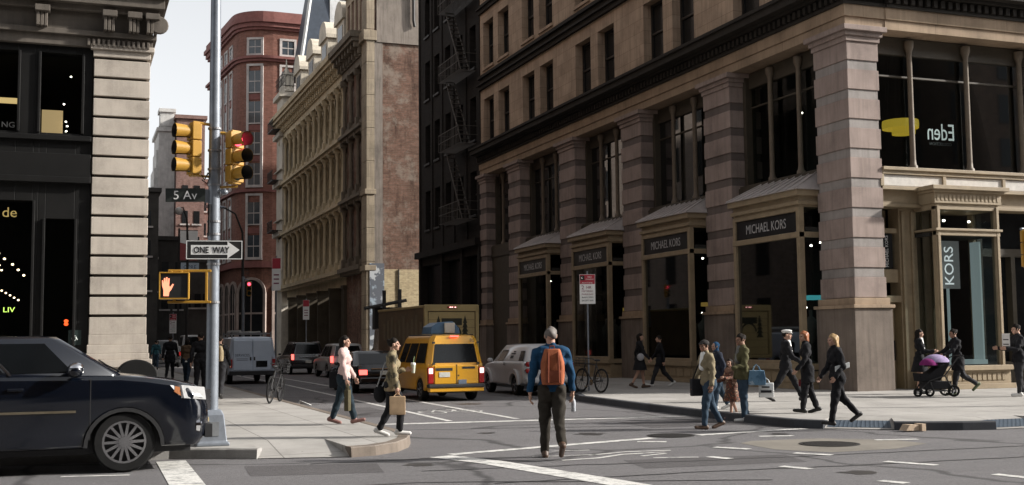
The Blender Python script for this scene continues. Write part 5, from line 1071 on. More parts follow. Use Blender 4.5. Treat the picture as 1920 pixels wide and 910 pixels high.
# rounded black street box
t = thing('street_box', 'black round-topped box standing between the dark bonnet and the stone pier', 'street box', (1.25, 24.6, HK))
mb = MB(); prof = [(.84, .15), (1.6, .15), (1.6, 1.12)]+[(1.22+.38*math.cos(a), 1.12+.3*math.sin(a)) for a in [math.pi*k/14 for k in range(1, 14)]]+[(.84, 1.12)]; mb.prism(prof, 'y', 24.3, 24.9); mb.build('case', plain('box_black', (.006, .006, .006), .7, 0, .2, 5, 0, .2), t, 40, .02)
mb = MB(); mb.box(.95, 1.5, 24.28, 24.3, .5, .9); mb.build('door_panel', PLAST, t)
# papers and litter
tag(MB().quad((5.78, 31.9, .16+.02), (6.1, 31.8, .03), (6.15, 32.05, .03), (5.85, 32.15, .05)).build('paper_scrap', SWH), 'scrap of white paper lying on the road beside the parked bicycle', 'paper')
t = thing('cardboard_piece', 'folded piece of brown cardboard lying in the gutter at the corner', 'cardboard', (14.3, 17.6, 0)); mb = MB(); mb.prism([(14.12, .02), (14.42, .02), (14.42, .12), (14.2, .13)], 'y', 17.5, 17.7); mb.box(14.43, 14.52, 17.45, 17.66, .01, .14); mb.build('flap', plain('cardboard', (.42, .32, .23), .8), t, 0, .004)

# bicycles
def bicycle(name, label, x, y, rot, M):
    t = local(name, label, 'bicycle', 'bicycles parked at the kerb'); r = .34
    for wx in (-.52, .52):
        mb = MB(); mb.tube([(wx+r*math.cos(a), 0, r+.02+r*math.sin(a)) for a in [2*math.pi*k/28 for k in range(29)]], .022, 6, False); W_ = mb.build('wheel', RUB, t, 40)
        mb = MB()
        for k in range(14): a = 2*math.pi*k/14; mb.tube([(wx, .02*(-1)**k, r+.02), (wx+r*math.cos(a), 0, r+.02+r*math.sin(a))], .004, 4)
        mb.tube([(wx+(r-.03)*math.cos(a), 0, r+.02+(r-.03)*math.sin(a)) for a in [2*math.pi*k/24 for k in range(25)]], .012, 5, False); mb.cyl((wx, -.05, r+.02), (wx, .05, r+.02), .025, n=8); mb.build('rim', PLAST, W_)
    mb = MB(); A, Bk, S_, Hh, H2 = (-.52, 0, .36), (-.08, 0, .3), (-.22, 0, .82), (.36, 0, .86), (.4, 0, .74)
    for a, b in ((A, Bk), (A, S_), (Bk, S_), (S_, Hh), (Bk, H2), (H2, (.52, 0, .36)), (Hh, H2)): mb.tube([a, b], .02, 6)
    mb.build('frame', M, t, 40); one('saddle', PLAST, t, lambda mb: (mb.ell((-.26, 0, .96), .14, .07, .035), mb.cyl((-.22, 0, .8), (-.25, 0, .95), .014, n=6)), 40)
    one('handlebar', PLAST, t, lambda mb: (mb.tube([(.3, -.28, 1.0), (.38, -.12, 1.02), (.37, .12, 1.02), (.3, .28, 1.0)], .015, 6), mb.cyl((.36, 0, .85), (.38, 0, 1.02), .016, n=6)), 40)
    one('crank', RIM, t, lambda mb: (mb.lathe((-.08, .06, .3), [(.09, -.006), (.09, .006)], 16, 'y'), mb.tube([(-.08, .09, .3), (.02, .09, .18)], .012, 5), mb.tube([(-.08, -.09, .3), (-.18, -.09, .42)], .012, 5), mb.box(-.04, .08, .09, .17, .165, .19), mb.box(-.24, -.12, -.17, -.09, .41, .435)))
    one('basket', PLAST, t, lambda mb: [mb.tube([(.45, -.15, z), (.7, -.15, z), (.7, .15, z), (.45, .15, z), (.45, -.15, z)], .008, 4) for z in (.78, .86, .94, 1.02)]+[mb.tube([(a, b, .78), (a, b, 1.02)], .006, 4) for a in (.45, .53, .62, .7) for b in (-.15, .15)])
    t.location = (x, y, HK); t.rotation_euler = (RAD(4), 0, rot); return t
bicycle('bicycle', 'black bicycle parked near the pale work van, seen almost end on', 5.05, 31.4, RAD(66), plain('bike_black', (.015, .015, .016), .35))
bicycle('bicycle', 'dark bicycle leaning at the right kerb beside the man with the orange backpack', 14.55, 32.2, RAD(100), MATS['bike_black'])

# ---------------------------------------------------------------- people: implicit bodies meshed with surface nets
def smin(a, b, k):
    h = np.clip(.5+.5*(b-a)/k, 0, 1); return b*(1-h)+a*h-k*h*(1-h)
def cone_d(P, a, b, ra, rb):
    a = np.array(a, np.float32); b = np.array(b, np.float32); d = b-a; L = max(float(d@d), 1e-9)
    t = np.clip(((P-a)@d)/L, 0, 1); q = P-a-t[..., None]*d; return np.sqrt((q*q).sum(-1))-(ra+(rb-ra)*t)
def ell_d(P, c, r):
    q = (P-np.array(c, np.float32))/np.array(r, np.float32); k = np.sqrt((q*q).sum(-1)); return (k-1)*min(r)
def surface(prims, res, k=.025, cut=None, wob=0.):
    """prims: ('c', a, b, ra, rb) or ('e', c, (rx,ry,rz)) ; cut(P) > 0 is removed"""
    pts = []
    for p in prims:
        if p[0] == 'c': r = max(p[3], p[4]); pts += [np.array(p[1])-r, np.array(p[1])+r, np.array(p[2])-r, np.array(p[2])+r]
        else: pts += [np.array(p[1])-np.array(p[2]), np.array(p[1])+np.array(p[2])]
    lo = np.min(pts, 0)-.05; hi = np.max(pts, 0)+.05; n = np.ceil((hi-lo)/res).astype(int)+1
    ax = [lo[i]+res*np.arange(n[i]) for i in range(3)]
    P = np.stack(np.meshgrid(*ax, indexing='ij'), -1).astype(np.float32); f = None
    for p in prims:
        d = cone_d(P, *p[1:5]) if p[0] == 'c' else ell_d(P, p[1], p[2])
        f = d if f is None else smin(f, d, k)
    if wob: f = f+wob*(np.sin(P[..., 2]*19+P[..., 0]*24+2.2*np.sin(P[..., 1]*15+P[..., 2]*9))+.7*np.sin(P[..., 2]*31-P[..., 1]*38+2*np.sin(P[..., 0]*23)))*.5
    if cut is not None: f = np.maximum(f, cut(P))
    ins = f < 0; c = np.zeros(np.array(f.shape)-1, np.int8); cs = []
    sl = lambda o, d: tuple(slice(o[i], f.shape[i]-1+o[i]) for i in range(3))
    corners = [(i, j, l) for i in (0, 1) for j in (0, 1) for l in (0, 1)]
    for o in corners: c += ins[sl(o, 0)]
    act = (c > 0) & (c < 8); idx = -np.ones(act.shape, np.int64); idx[act] = np.arange(act.sum()); I = np.argwhere(act)
    acc = np.zeros((len(I), 3)); cnt = np.zeros(len(I))
    for o in corners:
        for axis in range(3):
            if o[axis]: continue
            o2 = list(o); o2[axis] = 1
            A = f[I[:, 0]+o[0], I[:, 1]+o[1], I[:, 2]+o[2]]; B = f[I[:, 0]+o2[0], I[:, 1]+o2[1], I[:, 2]+o2[2]]
            s = (A < 0) != (B < 0); t = np.where(s, A/np.where(s, A-B, 1), 0); p = np.tile(np.array(o, float), (len(I), 1)); p[:, axis] += t
            acc[s] += p[s]; cnt[s] += 1
    V = (I+acc/np.maximum(cnt, 1)[:, None])*res+lo; F = []
    for axis in range(3):
        o = [0, 0, 0]; o[axis] = 1; a = ins[tuple(slice(0, f.shape[i]-o[i]) for i in range(3))]; b = ins[tuple(slice(o[i], None) for i in range(3))]
        E = np.argwhere(a != b); u, v = (axis+1) % 3, (axis+2) % 3
        ok = (E[:, u] > 0) & (E[:, v] > 0) & (E[:, u] < act.shape[u]) & (E[:, v] < act.shape[v]) & (E[:, axis] < act.shape[axis]); E = E[ok]
        q = []
        for du, dv in ((0, 0), (1, 0), (1, 1), (0, 1)):
            e = E.copy(); e[:, u] -= du; e[:, v] -= dv; q.append(idx[e[:, 0], e[:, 1], e[:, 2]])
        q = np.stack(q, 1); fl = ~a[tuple(E.T)]; q[fl] = q[fl][:, ::-1]; F.append(q[(q >= 0).all(1)])
    F = np.concatenate(F); return V, F
HAND = None
def hand_mesh():
    """relaxed right hand: wrist at origin, fingers down -z, palm facing -x side, thumb forward (+y)"""
    global HAND
    if HAND is None:
        pr = [('c', (0, 0, .03), (0, 0, -.01), .024, .022), ('c', (0, -.02, -.03), (0, -.022, -.075), .017, .014), ('c', (0, .018, -.03), (0, .022, -.08), .017, .014), ('c', (0, 0, -.02), (0, 0, -.07), .02, .018)]
        for y, L in ((.03, .068), (.01, .078), (-.01, .073), (-.029, .056)):
            a = (0, y*.95, -.078); b = (-.006, y*1.05, -.078-L*.45); c = (-.022, y*1.08, -.078-L*.78); d = (-.04, y*1.08, -.078-L)
            pr += [('c', a, b, .0095, .009), ('c', b, c, .009, .0085), ('c', c, d, .0085, .0072)]
        pr += [('c', (-.004, .018, -.022), (-.014, .048, -.05), .015, .0115), ('c', (-.014, .048, -.05), (-.026, .052, -.085), .0115, .009)]
        HAND = surface(pr, .006, .006)
    return HAND
HEAD = None
def head_mesh():
    """head facing +y, centre of the skull at the origin, chin near z=-.115"""
    global HEAD
    if HEAD is None:
        pr = [('e', (0, -.015, .02), (.076, .095, .09)), ('e', (0, .02, -.045), (.058, .068, .07)), ('c', (0, .05, -.085), (0, .062, -.092), .028, .024), ('c', (0, .088, .01), (0, .104, -.026), .009, .014), ('c', (-.014, .09, -.03), (.014, .09, -.03), .009, .009),
              ('c', (-.04, .075, .022), (.04, .075, .022), .014, .014), ('c', (-.045, .055, -.02), (-.035, .06, -.035), .02, .018), ('c', (.045, .055, -.02), (.035, .06, -.035), .02, .018), ('c', (-.016, .078, -.058), (.016, .078, -.058), .009, .009), ('c', (-.014, .076, -.07), (.014, .076, -.07), .009, .009),
              ('c', (-.078, -.01, .01), (-.078, -.004, -.025), .015, .011), ('c', (.078, -.01, .01), (.078, -.004, -.025), .015, .011), ('c', (0, -.02, -.06), (0, -.035, -.16), .052, .056)]
        HEAD = surface(pr, .0075, .012)
    return HEAD
def rotm(yaw=0, pitch=0, roll=0): return np.array(Matrix.Rotation(yaw, 3, 'Z') @ Matrix.Rotation(pitch, 3, 'X') @ Matrix.Rotation(roll, 3, 'Y'))
def meshobj(name, parts, mats, parent, smooth=True):
    """parts: list of (V, F, material index)"""
    vs = []; fs = []; mi = []; n = 0
    for V, F, k in parts: vs.append(V); fs.append(F+n); mi += [k]*len(F) if np.isscalar(k) else list(k); n += len(V)
    V = np.concatenate(vs); F = np.concatenate(fs); me = bpy.data.meshes.new(name); me.from_pydata(V.tolist(), [], F.tolist())
    for M in (mats if isinstance(mats, list) else [mats]): me.materials.append(M)
    me.polygons.foreach_set('material_index', mi); me.polygons.foreach_set('use_smooth', [smooth]*len(me.polygons))
    o = bpy.data.objects.new(name, me); COL.objects.link(o); o.parent = parent; return o
SKIN = plain('skin_light', (.42, .25, .18), .6, 0, .08, 12); SKIN2 = plain('skin_tan', (.27, .15, .1), .6, 0, .08, 12); EYE = plain('eye_dark', (.02, .018, .016), .3); LIP = plain('lip', (.32, .12, .1), .6)
def cloth(name, col, rough=.9, var=.22): return plain(name, col, rough, 0, var, 7, .25, .15)
def person(label, pos, heading, h=1.72, fem=False, legs=((0, 0), (0, 0)), arms=((0, 8, 10), (0, 8, 10)), lean=0, head=(0, 0), top=None, bottom=None, shoes=None, hair=None, hairstyle='short', coat=0, sleeves=1.0, skirt=0, res=.016, skin=None, cap=None, collar=None, group='people walking on the street corner', toe=((0), (0)), bulk=1.0, hairless=False):
    """legs: (hip flexion, knee flexion) left, right; arms: (shoulder flexion, abduction, elbow flexion); heading in degrees from +x"""
    t = local('person', label, 'person', group); skin = skin or SKIN; S = h; w = .92 if fem else 1.0
    X_, Y_, Z_ = Vector((1, 0, 0)), Vector((0, 1, 0)), Vector((0, 0, 1))
    def rx(v, a): return Matrix.Rotation(RAD(a), 3, 'X') @ v         # positive lifts -z toward +y (forward)
    hip0 = Vector((0, 0, .53)); J = {}
    for s, (hf, kf), tp in zip((-1, 1), legs, toe):
        hp = hip0+Vector((s*.05, 0, -.01)); kn = hp+rx(Vector((0, 0, -.245)), hf); an = kn+rx(Vector((0, 0, -.24)), hf-kf)
        fd = rx(Vector((0, 1, 0)), (hf-kf)*.55 if (hf-kf) < 0 else (hf-kf)*.8+0); fd = rx(Vector((0, 1, 0)), tp if tp else (hf-kf)*.75); heel = an-fd*.028+rx(Vector((0, 0, -.028)), (hf-kf)*.75); toe_ = an+fd*.105+rx(Vector((0, 0, -.03)), (hf-kf)*.75)
        J[s] = (hp, kn, an, heel, toe_)
    low = min(min(J[s][3].z-.017, J[s][4].z-.014) for s in (-1, 1)); up_ = Vector((0, 0, -low))
    for s in (-1, 1): J[s] = tuple(p+up_ for p in J[s])
    hip0 = hip0+up_
    tor = lambda v: hip0+rx(v, -lean)
    wst = tor(Vector((0, 0, .075))); chst = tor(Vector((0, .008, .2))); shy = tor(Vector((0, 0, .285))); nk = tor(Vector((0, .0, .315))); hd = tor(Vector((0, .018, .40)))
    sw = .108*w*(1+.25*(bulk-1)); Am = {}
    for s, (sf, ab, ef) in zip((-1, 1), arms):
        sh = shy+Vector((s*sw, 0, -.012)); up1 = Matrix.Rotation(RAD(-s*ab), 3, 'Y') @ Vector((0, 0, -.17)); el = sh+rx(up1, sf); wr_ = el+rx(Matrix.Rotation(RAD(-s*ab*.6), 3, 'Y') @ Vector((0, 0, -.148)), sf+ef); Am[s] = (sh, el, wr_, sf+ef)
    k = S; c = lambda v: tuple(v*k)
    def C(a, b, ra, rb, g=0): return ('c', c(a), c(b), ra*k+g, rb*k+g)
    def torso(g=0):
        g2 = g*bulk; return [C(hip0+Vector((-.035, -.005, 0)), hip0+Vector((.035, -.005, 0)), .062, .062, g2), C(wst+Vector((-.028, 0, 0)), wst+Vector((.028, 0, 0)), .054*w, .054*w, g2), C(chst+Vector((-.045*w, 0, 0)), chst+Vector((.045*w, 0, 0)), .062*w, .062*w, g2), C(shy+Vector((-.07*w, -.005, -.015)), shy+Vector((.07*w, -.005, -.015)), .043, .043, g2)]+([C(chst+Vector((s*.036, .028, .005)), chst+Vector((s*.036, .036, -.005)), .029, .027, g2) for s in (-1, 1)] if fem else [])
    def leg(g=0, end=1.0):
        r = []
        for s in (-1, 1):
            hp, kn, an, _, _ = J[s]; e = kn.lerp(an, end); r += [C(hp, kn, .054, .037, g), C(kn, e, .034, .034+( .024-.034)*end, g)]
            r += [C(hp+Vector((0, -.025, 0)), hp+Vector((0, -.02, -.05)), .05, .045, g)]
        return r
    def arm(g=0, end=1.0, sides=(-1, 1)):
        r = []
        for s in sides:
            sh, el, wr_, _ = Am[s]; e = el.lerp(wr_, end); r += [C(sh, el, .034, .026, g*.8), C(el, e, .025, .025-.008*end, g*.8)]
        return r
    nkp = [C(nk+Vector((0, 0, -.02)), hd+Vector((0, -.012, -.03)), .034, .032)]
    foot = [q for s in (-1, 1) for q in (C(J[s][3], J[s][4], .018, .015), C(J[s][2], J[s][3], .024, .02))]
    body = surface(torso(-.004)+leg(-.006)+arm(-.004)+nkp+foot, res, .02)
    hV, hF = head_mesh(); hs = .985*h/1.72*(.96 if fem else 1); Rh = rotm(RAD(head[0]), RAD(head[1])); HV = (hV*hs)@Rh.T+np.array(c(hd)); hmi = np.zeros(len(hF), int)
    fc = hV[hF].mean(1); hmi[(np.abs(np.abs(fc[:, 0])-.031) < .013) & (np.abs(fc[:, 2]-.003) < .0065) & (fc[:, 1] > .05)] = 1; hmi[(np.abs(fc[:, 0]) < .022) & (np.abs(fc[:, 2]+.064) < .008) & (fc[:, 1] > .06)] = 2
    parts = [(body[0], body[1], 0), (HV, hF, hmi)]
    for s in (-1, 1):
        V, F = hand_mesh(); V = V*np.array((s, 1, 1))*(h/1.72)*(.9 if fem else 1.0); F = F if s > 0 else F[:, ::-1]
        V = V@rotm(0, RAD(Am[s][3]*.95)).T+np.array(c(Am[s][2])); parts.append((V, F, 0))
    meshobj('body', parts, [skin, EYE, LIP], t)
    if hairless: pass
    elif hair:
        H0 = np.array((0, -.02, .03)); pr = [('e', (0, -.022, .032), (.083, .098, .092))]
        if hairstyle == 'long': pr += [('c', (0, -.06, 0), (0, -.075, -.2), .07, .045), ('c', (-.055, -.03, 0), (-.06, -.04, -.15), .034, .028), ('c', (.055, -.03, 0), (.06, -.04, -.15), .034, .028)]
        if hairstyle == 'bob': pr += [('c', (0, -.055, 0), (0, -.06, -.1), .075, .065), ('c', (-.06, -.02, 0), (-.06, -.02, -.09), .036, .034), ('c', (.06, -.02, 0), (.06, -.02, -.09), .036, .034)]
        if hairstyle == 'bun': pr += [('e', (0, -.105, .075), (.04, .04, .04))]
        if hairstyle == 'pony': pr += [('c', (0, -.1, .03), (0, -.14, -.12), .04, .018)]
        if hairstyle == 'big': pr += [('e', (0, -.05, -.02), (.11, .1, .11))]
        def face(P):       # keep the face clear
            return np.minimum(P[..., 1]-(.028+.0*P[..., 2])-np.clip((P[..., 2]-.035)*1.6, 0, .1), .2)
        HV2, HF2 = surface(pr, .011, .02, face, .012); HV2 = (HV2*hs)@Rh.T+np.array(c(hd)); meshobj('hair', [(HV2, HF2, 0)], hair, t)
    if cap:
        mb_ = [('e', (0, -.015, .055), (.089, .105, .068))] if cap[1] != 'peaked' else [('e', (0, -.01, .1), (.115, .13, .034)), ('e', (0, -.01, .07), (.09, .108, .045))]
        if cap[1] == 'scarf': mb_ = [('e', (0, -.025, .03), (.092, .105, .1)), ('c', (0, -.03, -.05), (0, -.03, -.11), .07, .075)]
        if cap[1] != 'scarf': mb_ += [('c', (-.035, .09, .05), (.035, .09, .05), .014, .014), ('c', (-.03, .12, .042), (.03, .12, .042), .011, .011)]
        V, F = surface(mb_, .009, .015, (lambda P: .03-P[..., 2]) if cap[1] != 'scarf' else (lambda P: P[..., 1]-.04)); meshobj('cap' if cap[1] != 'scarf' else 'headscarf', [((V*hs)@Rh.T+np.array(c(hd)), F, 0)], cap[0], t)
    if bottom: V, F = surface(torso(.008)[:1]+[C(hip0, wst, .05, .05, .008)]+leg(.016, .95), res, .02, None, .011); meshobj('trousers', [(V, F, 0)], bottom, t)
    if skirt:
        z0 = (hip0.z+.06)*k; z1 = (hip0.z-.06)*k-skirt*k; n = 20; R = []; mbk = MB()
        for i in range(6):
            q = i/5; z = z0+(z1-z0)*q; r = (.075+.075*q)*k; R.append([(r*1.15*math.cos(a)*(1+.05*q*math.sin(7*a)), r*.9*math.sin(a)*(1+.05*q*math.cos(6*a)), z) for a in [2*math.pi*j/n for j in range(n)]])
        mbk.rings(R, False); mbk.build('skirt', top, t, 60)
    if top:
        hem = (hip0.z-.03-coat)*k
        pr = torso(.021)+arm(.017, sleeves)
        if coat > .02: pr += [C(hip0+Vector((x, 0, 0)), hip0+Vector((x*1.2, -.005, -coat-.04)), .066, .07, .014) for x in (-.035, .035)]+[C(J[s][0], J[s][0].lerp(J[s][1], min(1, (coat+.04)/.25)), .058, .05, .016) for s in (-1, 1)]
        pr += [C(nk+Vector((0, -.005, -.035)), nk+Vector((0, 0, .005)), .038, .036, .006)]
        V, F = surface(pr, res, .022, lambda P: hem-P[..., 2], .013); meshobj('jacket', [(V, F, 0)], top, t)
    if collar:
        V, F = surface([C(chst+Vector((0, .045*w, -.04)), nk+Vector((0, .03, -.01)), .035, .03, .012)], .012); meshobj('shirt_front', [(V, F, 0)], collar, t)
    if shoes: V, F = surface([C(J[s][3], J[s][4], .021, .017, .006) for s in (-1, 1)]+[C(J[s][2].lerp(J[s][1], .03), J[s][3], .026, .021, .004) for s in (-1, 1)], .011, .012); meshobj('shoes', [(V, F, 0)], shoes, t)
    t.location = pos; t.rotation_euler = (0, 0, RAD(heading-90)); t['_h'] = h
    M = Matrix.Translation(Vector(pos)) @ Matrix.Rotation(RAD(heading-90), 4, 'Z')
    t_ = {'root': t, 'M': M}
    for s, nm in ((-1, 'L'), (1, 'R')): t_[nm] = M @ (Am[s][2]*k); t_['hand'+nm] = M @ ((Am[s][2]+rx(Vector((0, 0, -.055)), Am[s][3]))*k); t_['sh'+nm] = M @ (Am[s][0]*k)
    t_['chest'] = M @ (chst*k); t_['back'] = M @ ((chst+Vector((0, -.09, 0)))*k); t_['hip'] = M @ (hip0*k); t_['pt'] = lambda x, y, z: M @ Vector((x, y, z)); t_['shy'] = shy*k; t_['chst'] = chst*k
    return t_

BLK_C = cloth('black_cloth', (.014, .014, .016)); CHAR = cloth('charcoal_cloth', (.03, .03, .033)); DENIM = cloth('denim', (.035, .055, .08)); DENIMD = cloth('denim_dark', (.02, .03, .045)); HAIRD = plain('hair_dark', (.012, .009, .007), .75, 0, .4, 30, 0, .15); HAIRB = plain('hair_blond', (.34, .22, .1), .5, 0, .3, 30); HAIRR = plain('hair_red', (.25, .085, .03), .5, 0, .3, 30); HAIRG = plain('hair_grey', (.11, .095, .085), .6, 0, .3, 30)
SHOEB = plain('shoe_black', (.014, .013, .012), .45); SHOEW = plain('shoe_white', (.55, .54, .52), .6); SHOEBR = plain('shoe_brown', (.07, .04, .025), .5); SHOEP = plain('shoe_pink', (.38, .19, .16), .5)
STEP = ((24, 6), (-20, 22)); STEP2 = ((-20, 24), (24, 6)); SMALL = ((12, 6), (-10, 18)); SMALL2 = ((-10, 18), (12, 6)); SWING = ((-18, 9, 16), (20, 9, 22)); SWING2 = ((20, 9, 22), (-18, 9, 16))
RIGHT, LEFT, AWAY, TOW = -20, 159, 70, -110
def fr_of(p): return lambda x, y, z: tuple(p['M'] @ Vector((x, y, z)))
def backpack(name, label, p, M, MS, w=.29, h=.44, d=.16):
    c0 = p['chst']; z0 = p['shy'].z+.03-h; t = thing(name, label, 'backpack', p['M'] @ Vector((0, c0.y-.17, z0)), None); f = fr_of(p); y = c0.y-.125
    mb = MB(f); R = []
    for k in range(9):
        q = k/8; z = z0+h*q; ww = w/2*(1-.35*max(0, q-.6)/.4*(q > .6))*(.9+.1*min(1, q*4)); dd = d*(.55+.45*math.sin(math.pi*min(1, .25+q*.62))); R.append([(-ww, y, z), (-ww*1.02, y-dd*.6, z), (-ww*.75, y-dd, z), (ww*.75, y-dd, z), (ww*1.02, y-dd*.6, z), (ww, y, z)])
    mb.rings(R); b = mb.build('bag_body', M, t, 50, .015)
    mb = MB(f); mb.rings([[(-w*.33, y-d*.8, z0+.03+q), (w*.33, y-d*.8, z0+.03+q), (w*.33, y-d*1.18*k, z0+.04+q), (-w*.33, y-d*1.18*k, z0+.04+q)] for q, k in ((0, .95), (.02, 1), (.15, 1), (.17, .9))]); mb.build('front_pocket', MS, t, 40, .012)
    for s in (-1, 1):
        mb = MB(f); s0 = p['shy']; mb.tube([(s*.075, y, z0+h-.06), (s*.085, s0.y-.06, s0.z+.035), (s*.09, s0.y+.0, s0.z+.062), (s*.095, s0.y+.07, s0.z-.01), (s*.1, c0.y+.125, c0.z-.06), (s*.13, c0.y+.02, z0+.08)], [.022]*6, 6); mb.build('strap', MS, t, 40)
        mb = MB(f); mb.tube([(s*.07, y-d*.9, z0+h*.9), (s*.075, y-d*1.12, z0+h*.55), (s*.08, y-d*1.13, z0+.03)], .016, 6); mb.build('compression_strap', MS, t, 40)
    mb = MB(f); mb.tube([(-.04, y-.02, z0+h-.02), (-.03, y-.03, z0+h+.04), (.03, y-.03, z0+h+.04), (.04, y-.02, z0+h-.02)], .01, 6); mb.build('grab_loop', MS, t, 40)
    return t
def carrier(name, label, cat, top, w, d, h, rot, M, HM=None, sag=0, drop=.13):
    """bag hanging from a hand at 'top'"""
    t = thing(name, label, cat, top); c_, s_ = math.cos(rot), math.sin(rot); fr = lambda a, b, z: (top[0]+a*c_-b*s_, top[1]+a*s_+b*c_, top[2]+z); z1 = -drop; z0 = z1-h
    mb = MB(fr); R = []
    for q, k in ((0, .96), (.04, 1.0+sag), (.35, 1.0+sag*1.2), (.75, 1.0+sag*.4), (1, 1)):
        z = z0+h*q; a, b = w/2*k, d/2*(1 if sag else (1-.35*q))*k; R.append([(-a, -b, z), (-a*.4, -b*1.06, z), (a*.4, -b*1.03, z), (a, -b, z), (a, b, z), (a*.3, b*1.05, z), (-a*.4, b*1.04, z), (-a, b, z)])
    mb.rings(R); mb.build('bag_body', M, t, 30, .008)
    for s in (-1, 1): mb = MB(fr); mb.tube([(-w*.25, s*d*.3, z1-.01), (-w*.15, s*d*.15, -.04), (0, s*.01, 0), (w*.15, s*d*.15, -.04), (w*.25, s*d*.3, z1-.01)], .008 if not sag else .014, 5); mb.build('handle', HM or M, t, 40)
    return t, fr
# left pavement, walking away
person('person in a teal jacket farthest away beside the stone pier', (4.9, 76, HK), 85, 1.78, False, SMALL, SWING, top=cloth('teal_cloth', (.03, .09, .11)), bottom=DENIM, shoes=SHOEB, hair=HAIRD, res=.03)
person('person in a long black coat under the parking sign on the left pavement', (4.1, 54.3, HK), 75, 1.92, False, SMALL2, SWING, top=BLK_C, bottom=BLK_C, shoes=SHOEB, hair=HAIRD, coat=.12, res=.025, bulk=1.25)
p = person('person in a brown jacket over a white hem and dark jeans, walking away', (4.27, 48, HK), 70, 1.76, True, SMALL, SWING2, top=cloth('brown_cloth', (.12, .08, .05)), bottom=DENIMD, shoes=SHOEB, hair=HAIRD, hairstyle='bob', res=.022)
mb = MB(fr_of(p)); zz = p['M'].inverted() @ p['hip']; mb.rings([[(.17*math.cos(a), .135*math.sin(a), z) for a in [2*math.pi*i/16 for i in range(16)]] for z in (zz.z-.1, zz.z-.03)]); o = mb.build('white_hem', SWH, None, 40); o.parent = p['root']; o.matrix_parent_inverse = p['M'].inverted()
person('person all in black half hidden behind the metal signal pole', (3.84, 38.5, HK), 75, 1.9, False, SMALL2, SWING, top=BLK_C, bottom=BLK_C, shoes=SHOEB, hair=HAIRD, res=.02)
p = person('person in black with a tan backpack, right of the metal signal pole', (3.97, 34.5, HK), 72, 1.78, True, SMALL, SWING, top=BLK_C, bottom=CHAR, shoes=SHOEB, hair=HAIRD, hairstyle='bun', res=.018)
backpack('backpack', 'tan cloth backpack on the person in black beside the metal pole', p, cloth('tan_canvas', (.3, .24, .15)), cloth('tan_dark', (.16, .12, .07)))
# woman in pink
p = person('person in a pale pink jacket and dark slim trousers striding right on the left pavement', (4.95, 22.5, HK), -22, 1.68, True, ((-15, 6), (16, 2)), ((10, 8, 20), (4, 10, 12)), -1, (-2, -3), cloth('pink_cloth', (.5, .36, .335), .9, .12), cloth('teal_trousers', (.018, .028, .036)), plain('shoe_rose', (.2, .1, .085), .5), HAIRD, 'long', sleeves=.85)
f = fr_of(p); t, _ = carrier('tote_bag', 'long dark olive tote hanging from the hand of the person in pink', 'bag', tuple(p['handR']), .17, .08, .4, RAD(60), cloth('olive_bag', (.07, .06, .035)), None, .05, .1)
t = thing('shoulder_bag', 'black shoulder bag behind the person in pink', 'bag', p['M'] @ Vector((-.2, -.1, .8))); mb = MB(f); mb.rings([[(-.22+a, -.2+b, z) for a, b in ((-.07, -.13), (.05, -.13), (.05, .13), (-.07, .13))] for z in (.68, .72, .95, 1.0)]); mb.build('bag_body', BLK_C, t, 30, .02); mb = MB(f); mb.tube([(-.22, -.2, .98), (-.2, -.08, 1.3), (-.17, 0, 1.4), (-.2, .06, 1.25), (-.2, -.05, .98)], .012, 5); mb.build('strap', BLK_C, t, 40)
# woman with paper bag
CAMO = floral('camo_cloth', (.06, .05, .03), (.2, .16, .09), (.28, .2, .12), 9)
p = person('person in a blotchy olive jacket stepping off the left kerb with a drink', (5.02, 19.15, HK), -14, 1.61, True, ((-5, 22), (22, 26)), ((-4, 5, 105), (2, 12, 10)), 1, (-4, 0), CAMO, BLK_C, SHOEW, HAIRD, 'bun', coat=.05, sleeves=.9)
carrier('paper_bag', 'crumpled brown paper carrier bag held low by the person in the blotchy olive jacket', 'bag', tuple(p['handR']), .26, .13, .3, RAD(-14), cloth('kraft_paper', (.38, .27, .17), .9, .25), None, 0, .06)
cc = p['handL']; t = thing('drink_cup', 'pale iced drink cup with a straw held by the person in the blotchy olive jacket', 'cup', tuple(cc)); N_ = (cc.x+.05*math.cos(RAD(-14)), cc.y+.05*math.sin(RAD(-14)), cc.z-.04)
one('cup', plain('cup_pale', (.45, .47, .38), .4), t, lambda mb: mb.lathe(N_, [(.028, -.03), (.042, .11)], 14), 40); one('lid', SWH, t, lambda mb: mb.lathe(N_, [(.045, .11), (.04, .14), (.012, .145)], 14), 40); one('straw', plain('straw_green', (.3, .4, .2), .5), t, lambda mb: mb.cyl((N_[0], N_[1], N_[2]+.12), (N_[0]+.02, N_[1], N_[2]+.25), .005, n=6))
f = fr_of(p); t = thing('shoulder_bag', 'black and grey shoulder bag behind the person in the blotchy olive jacket', 'bag', p['M'] @ Vector((-.1, -.24, .6))); mb = MB(f); mb.ell((-.12, -.2, .7), .07, .11, .15); mb.build('bag_body', BLK_C, t, 50); mb = MB(f); mb.tube([(-.1, -.25, .82), (-.12, -.12, 1.2), (-.11, -.02, 1.33), (-.12, .06, 1.2), (-.1, -.18, .8)], .014, 5); mb.build('strap', plain('strap_grey', (.3, .3, .3), .6), t, 40)
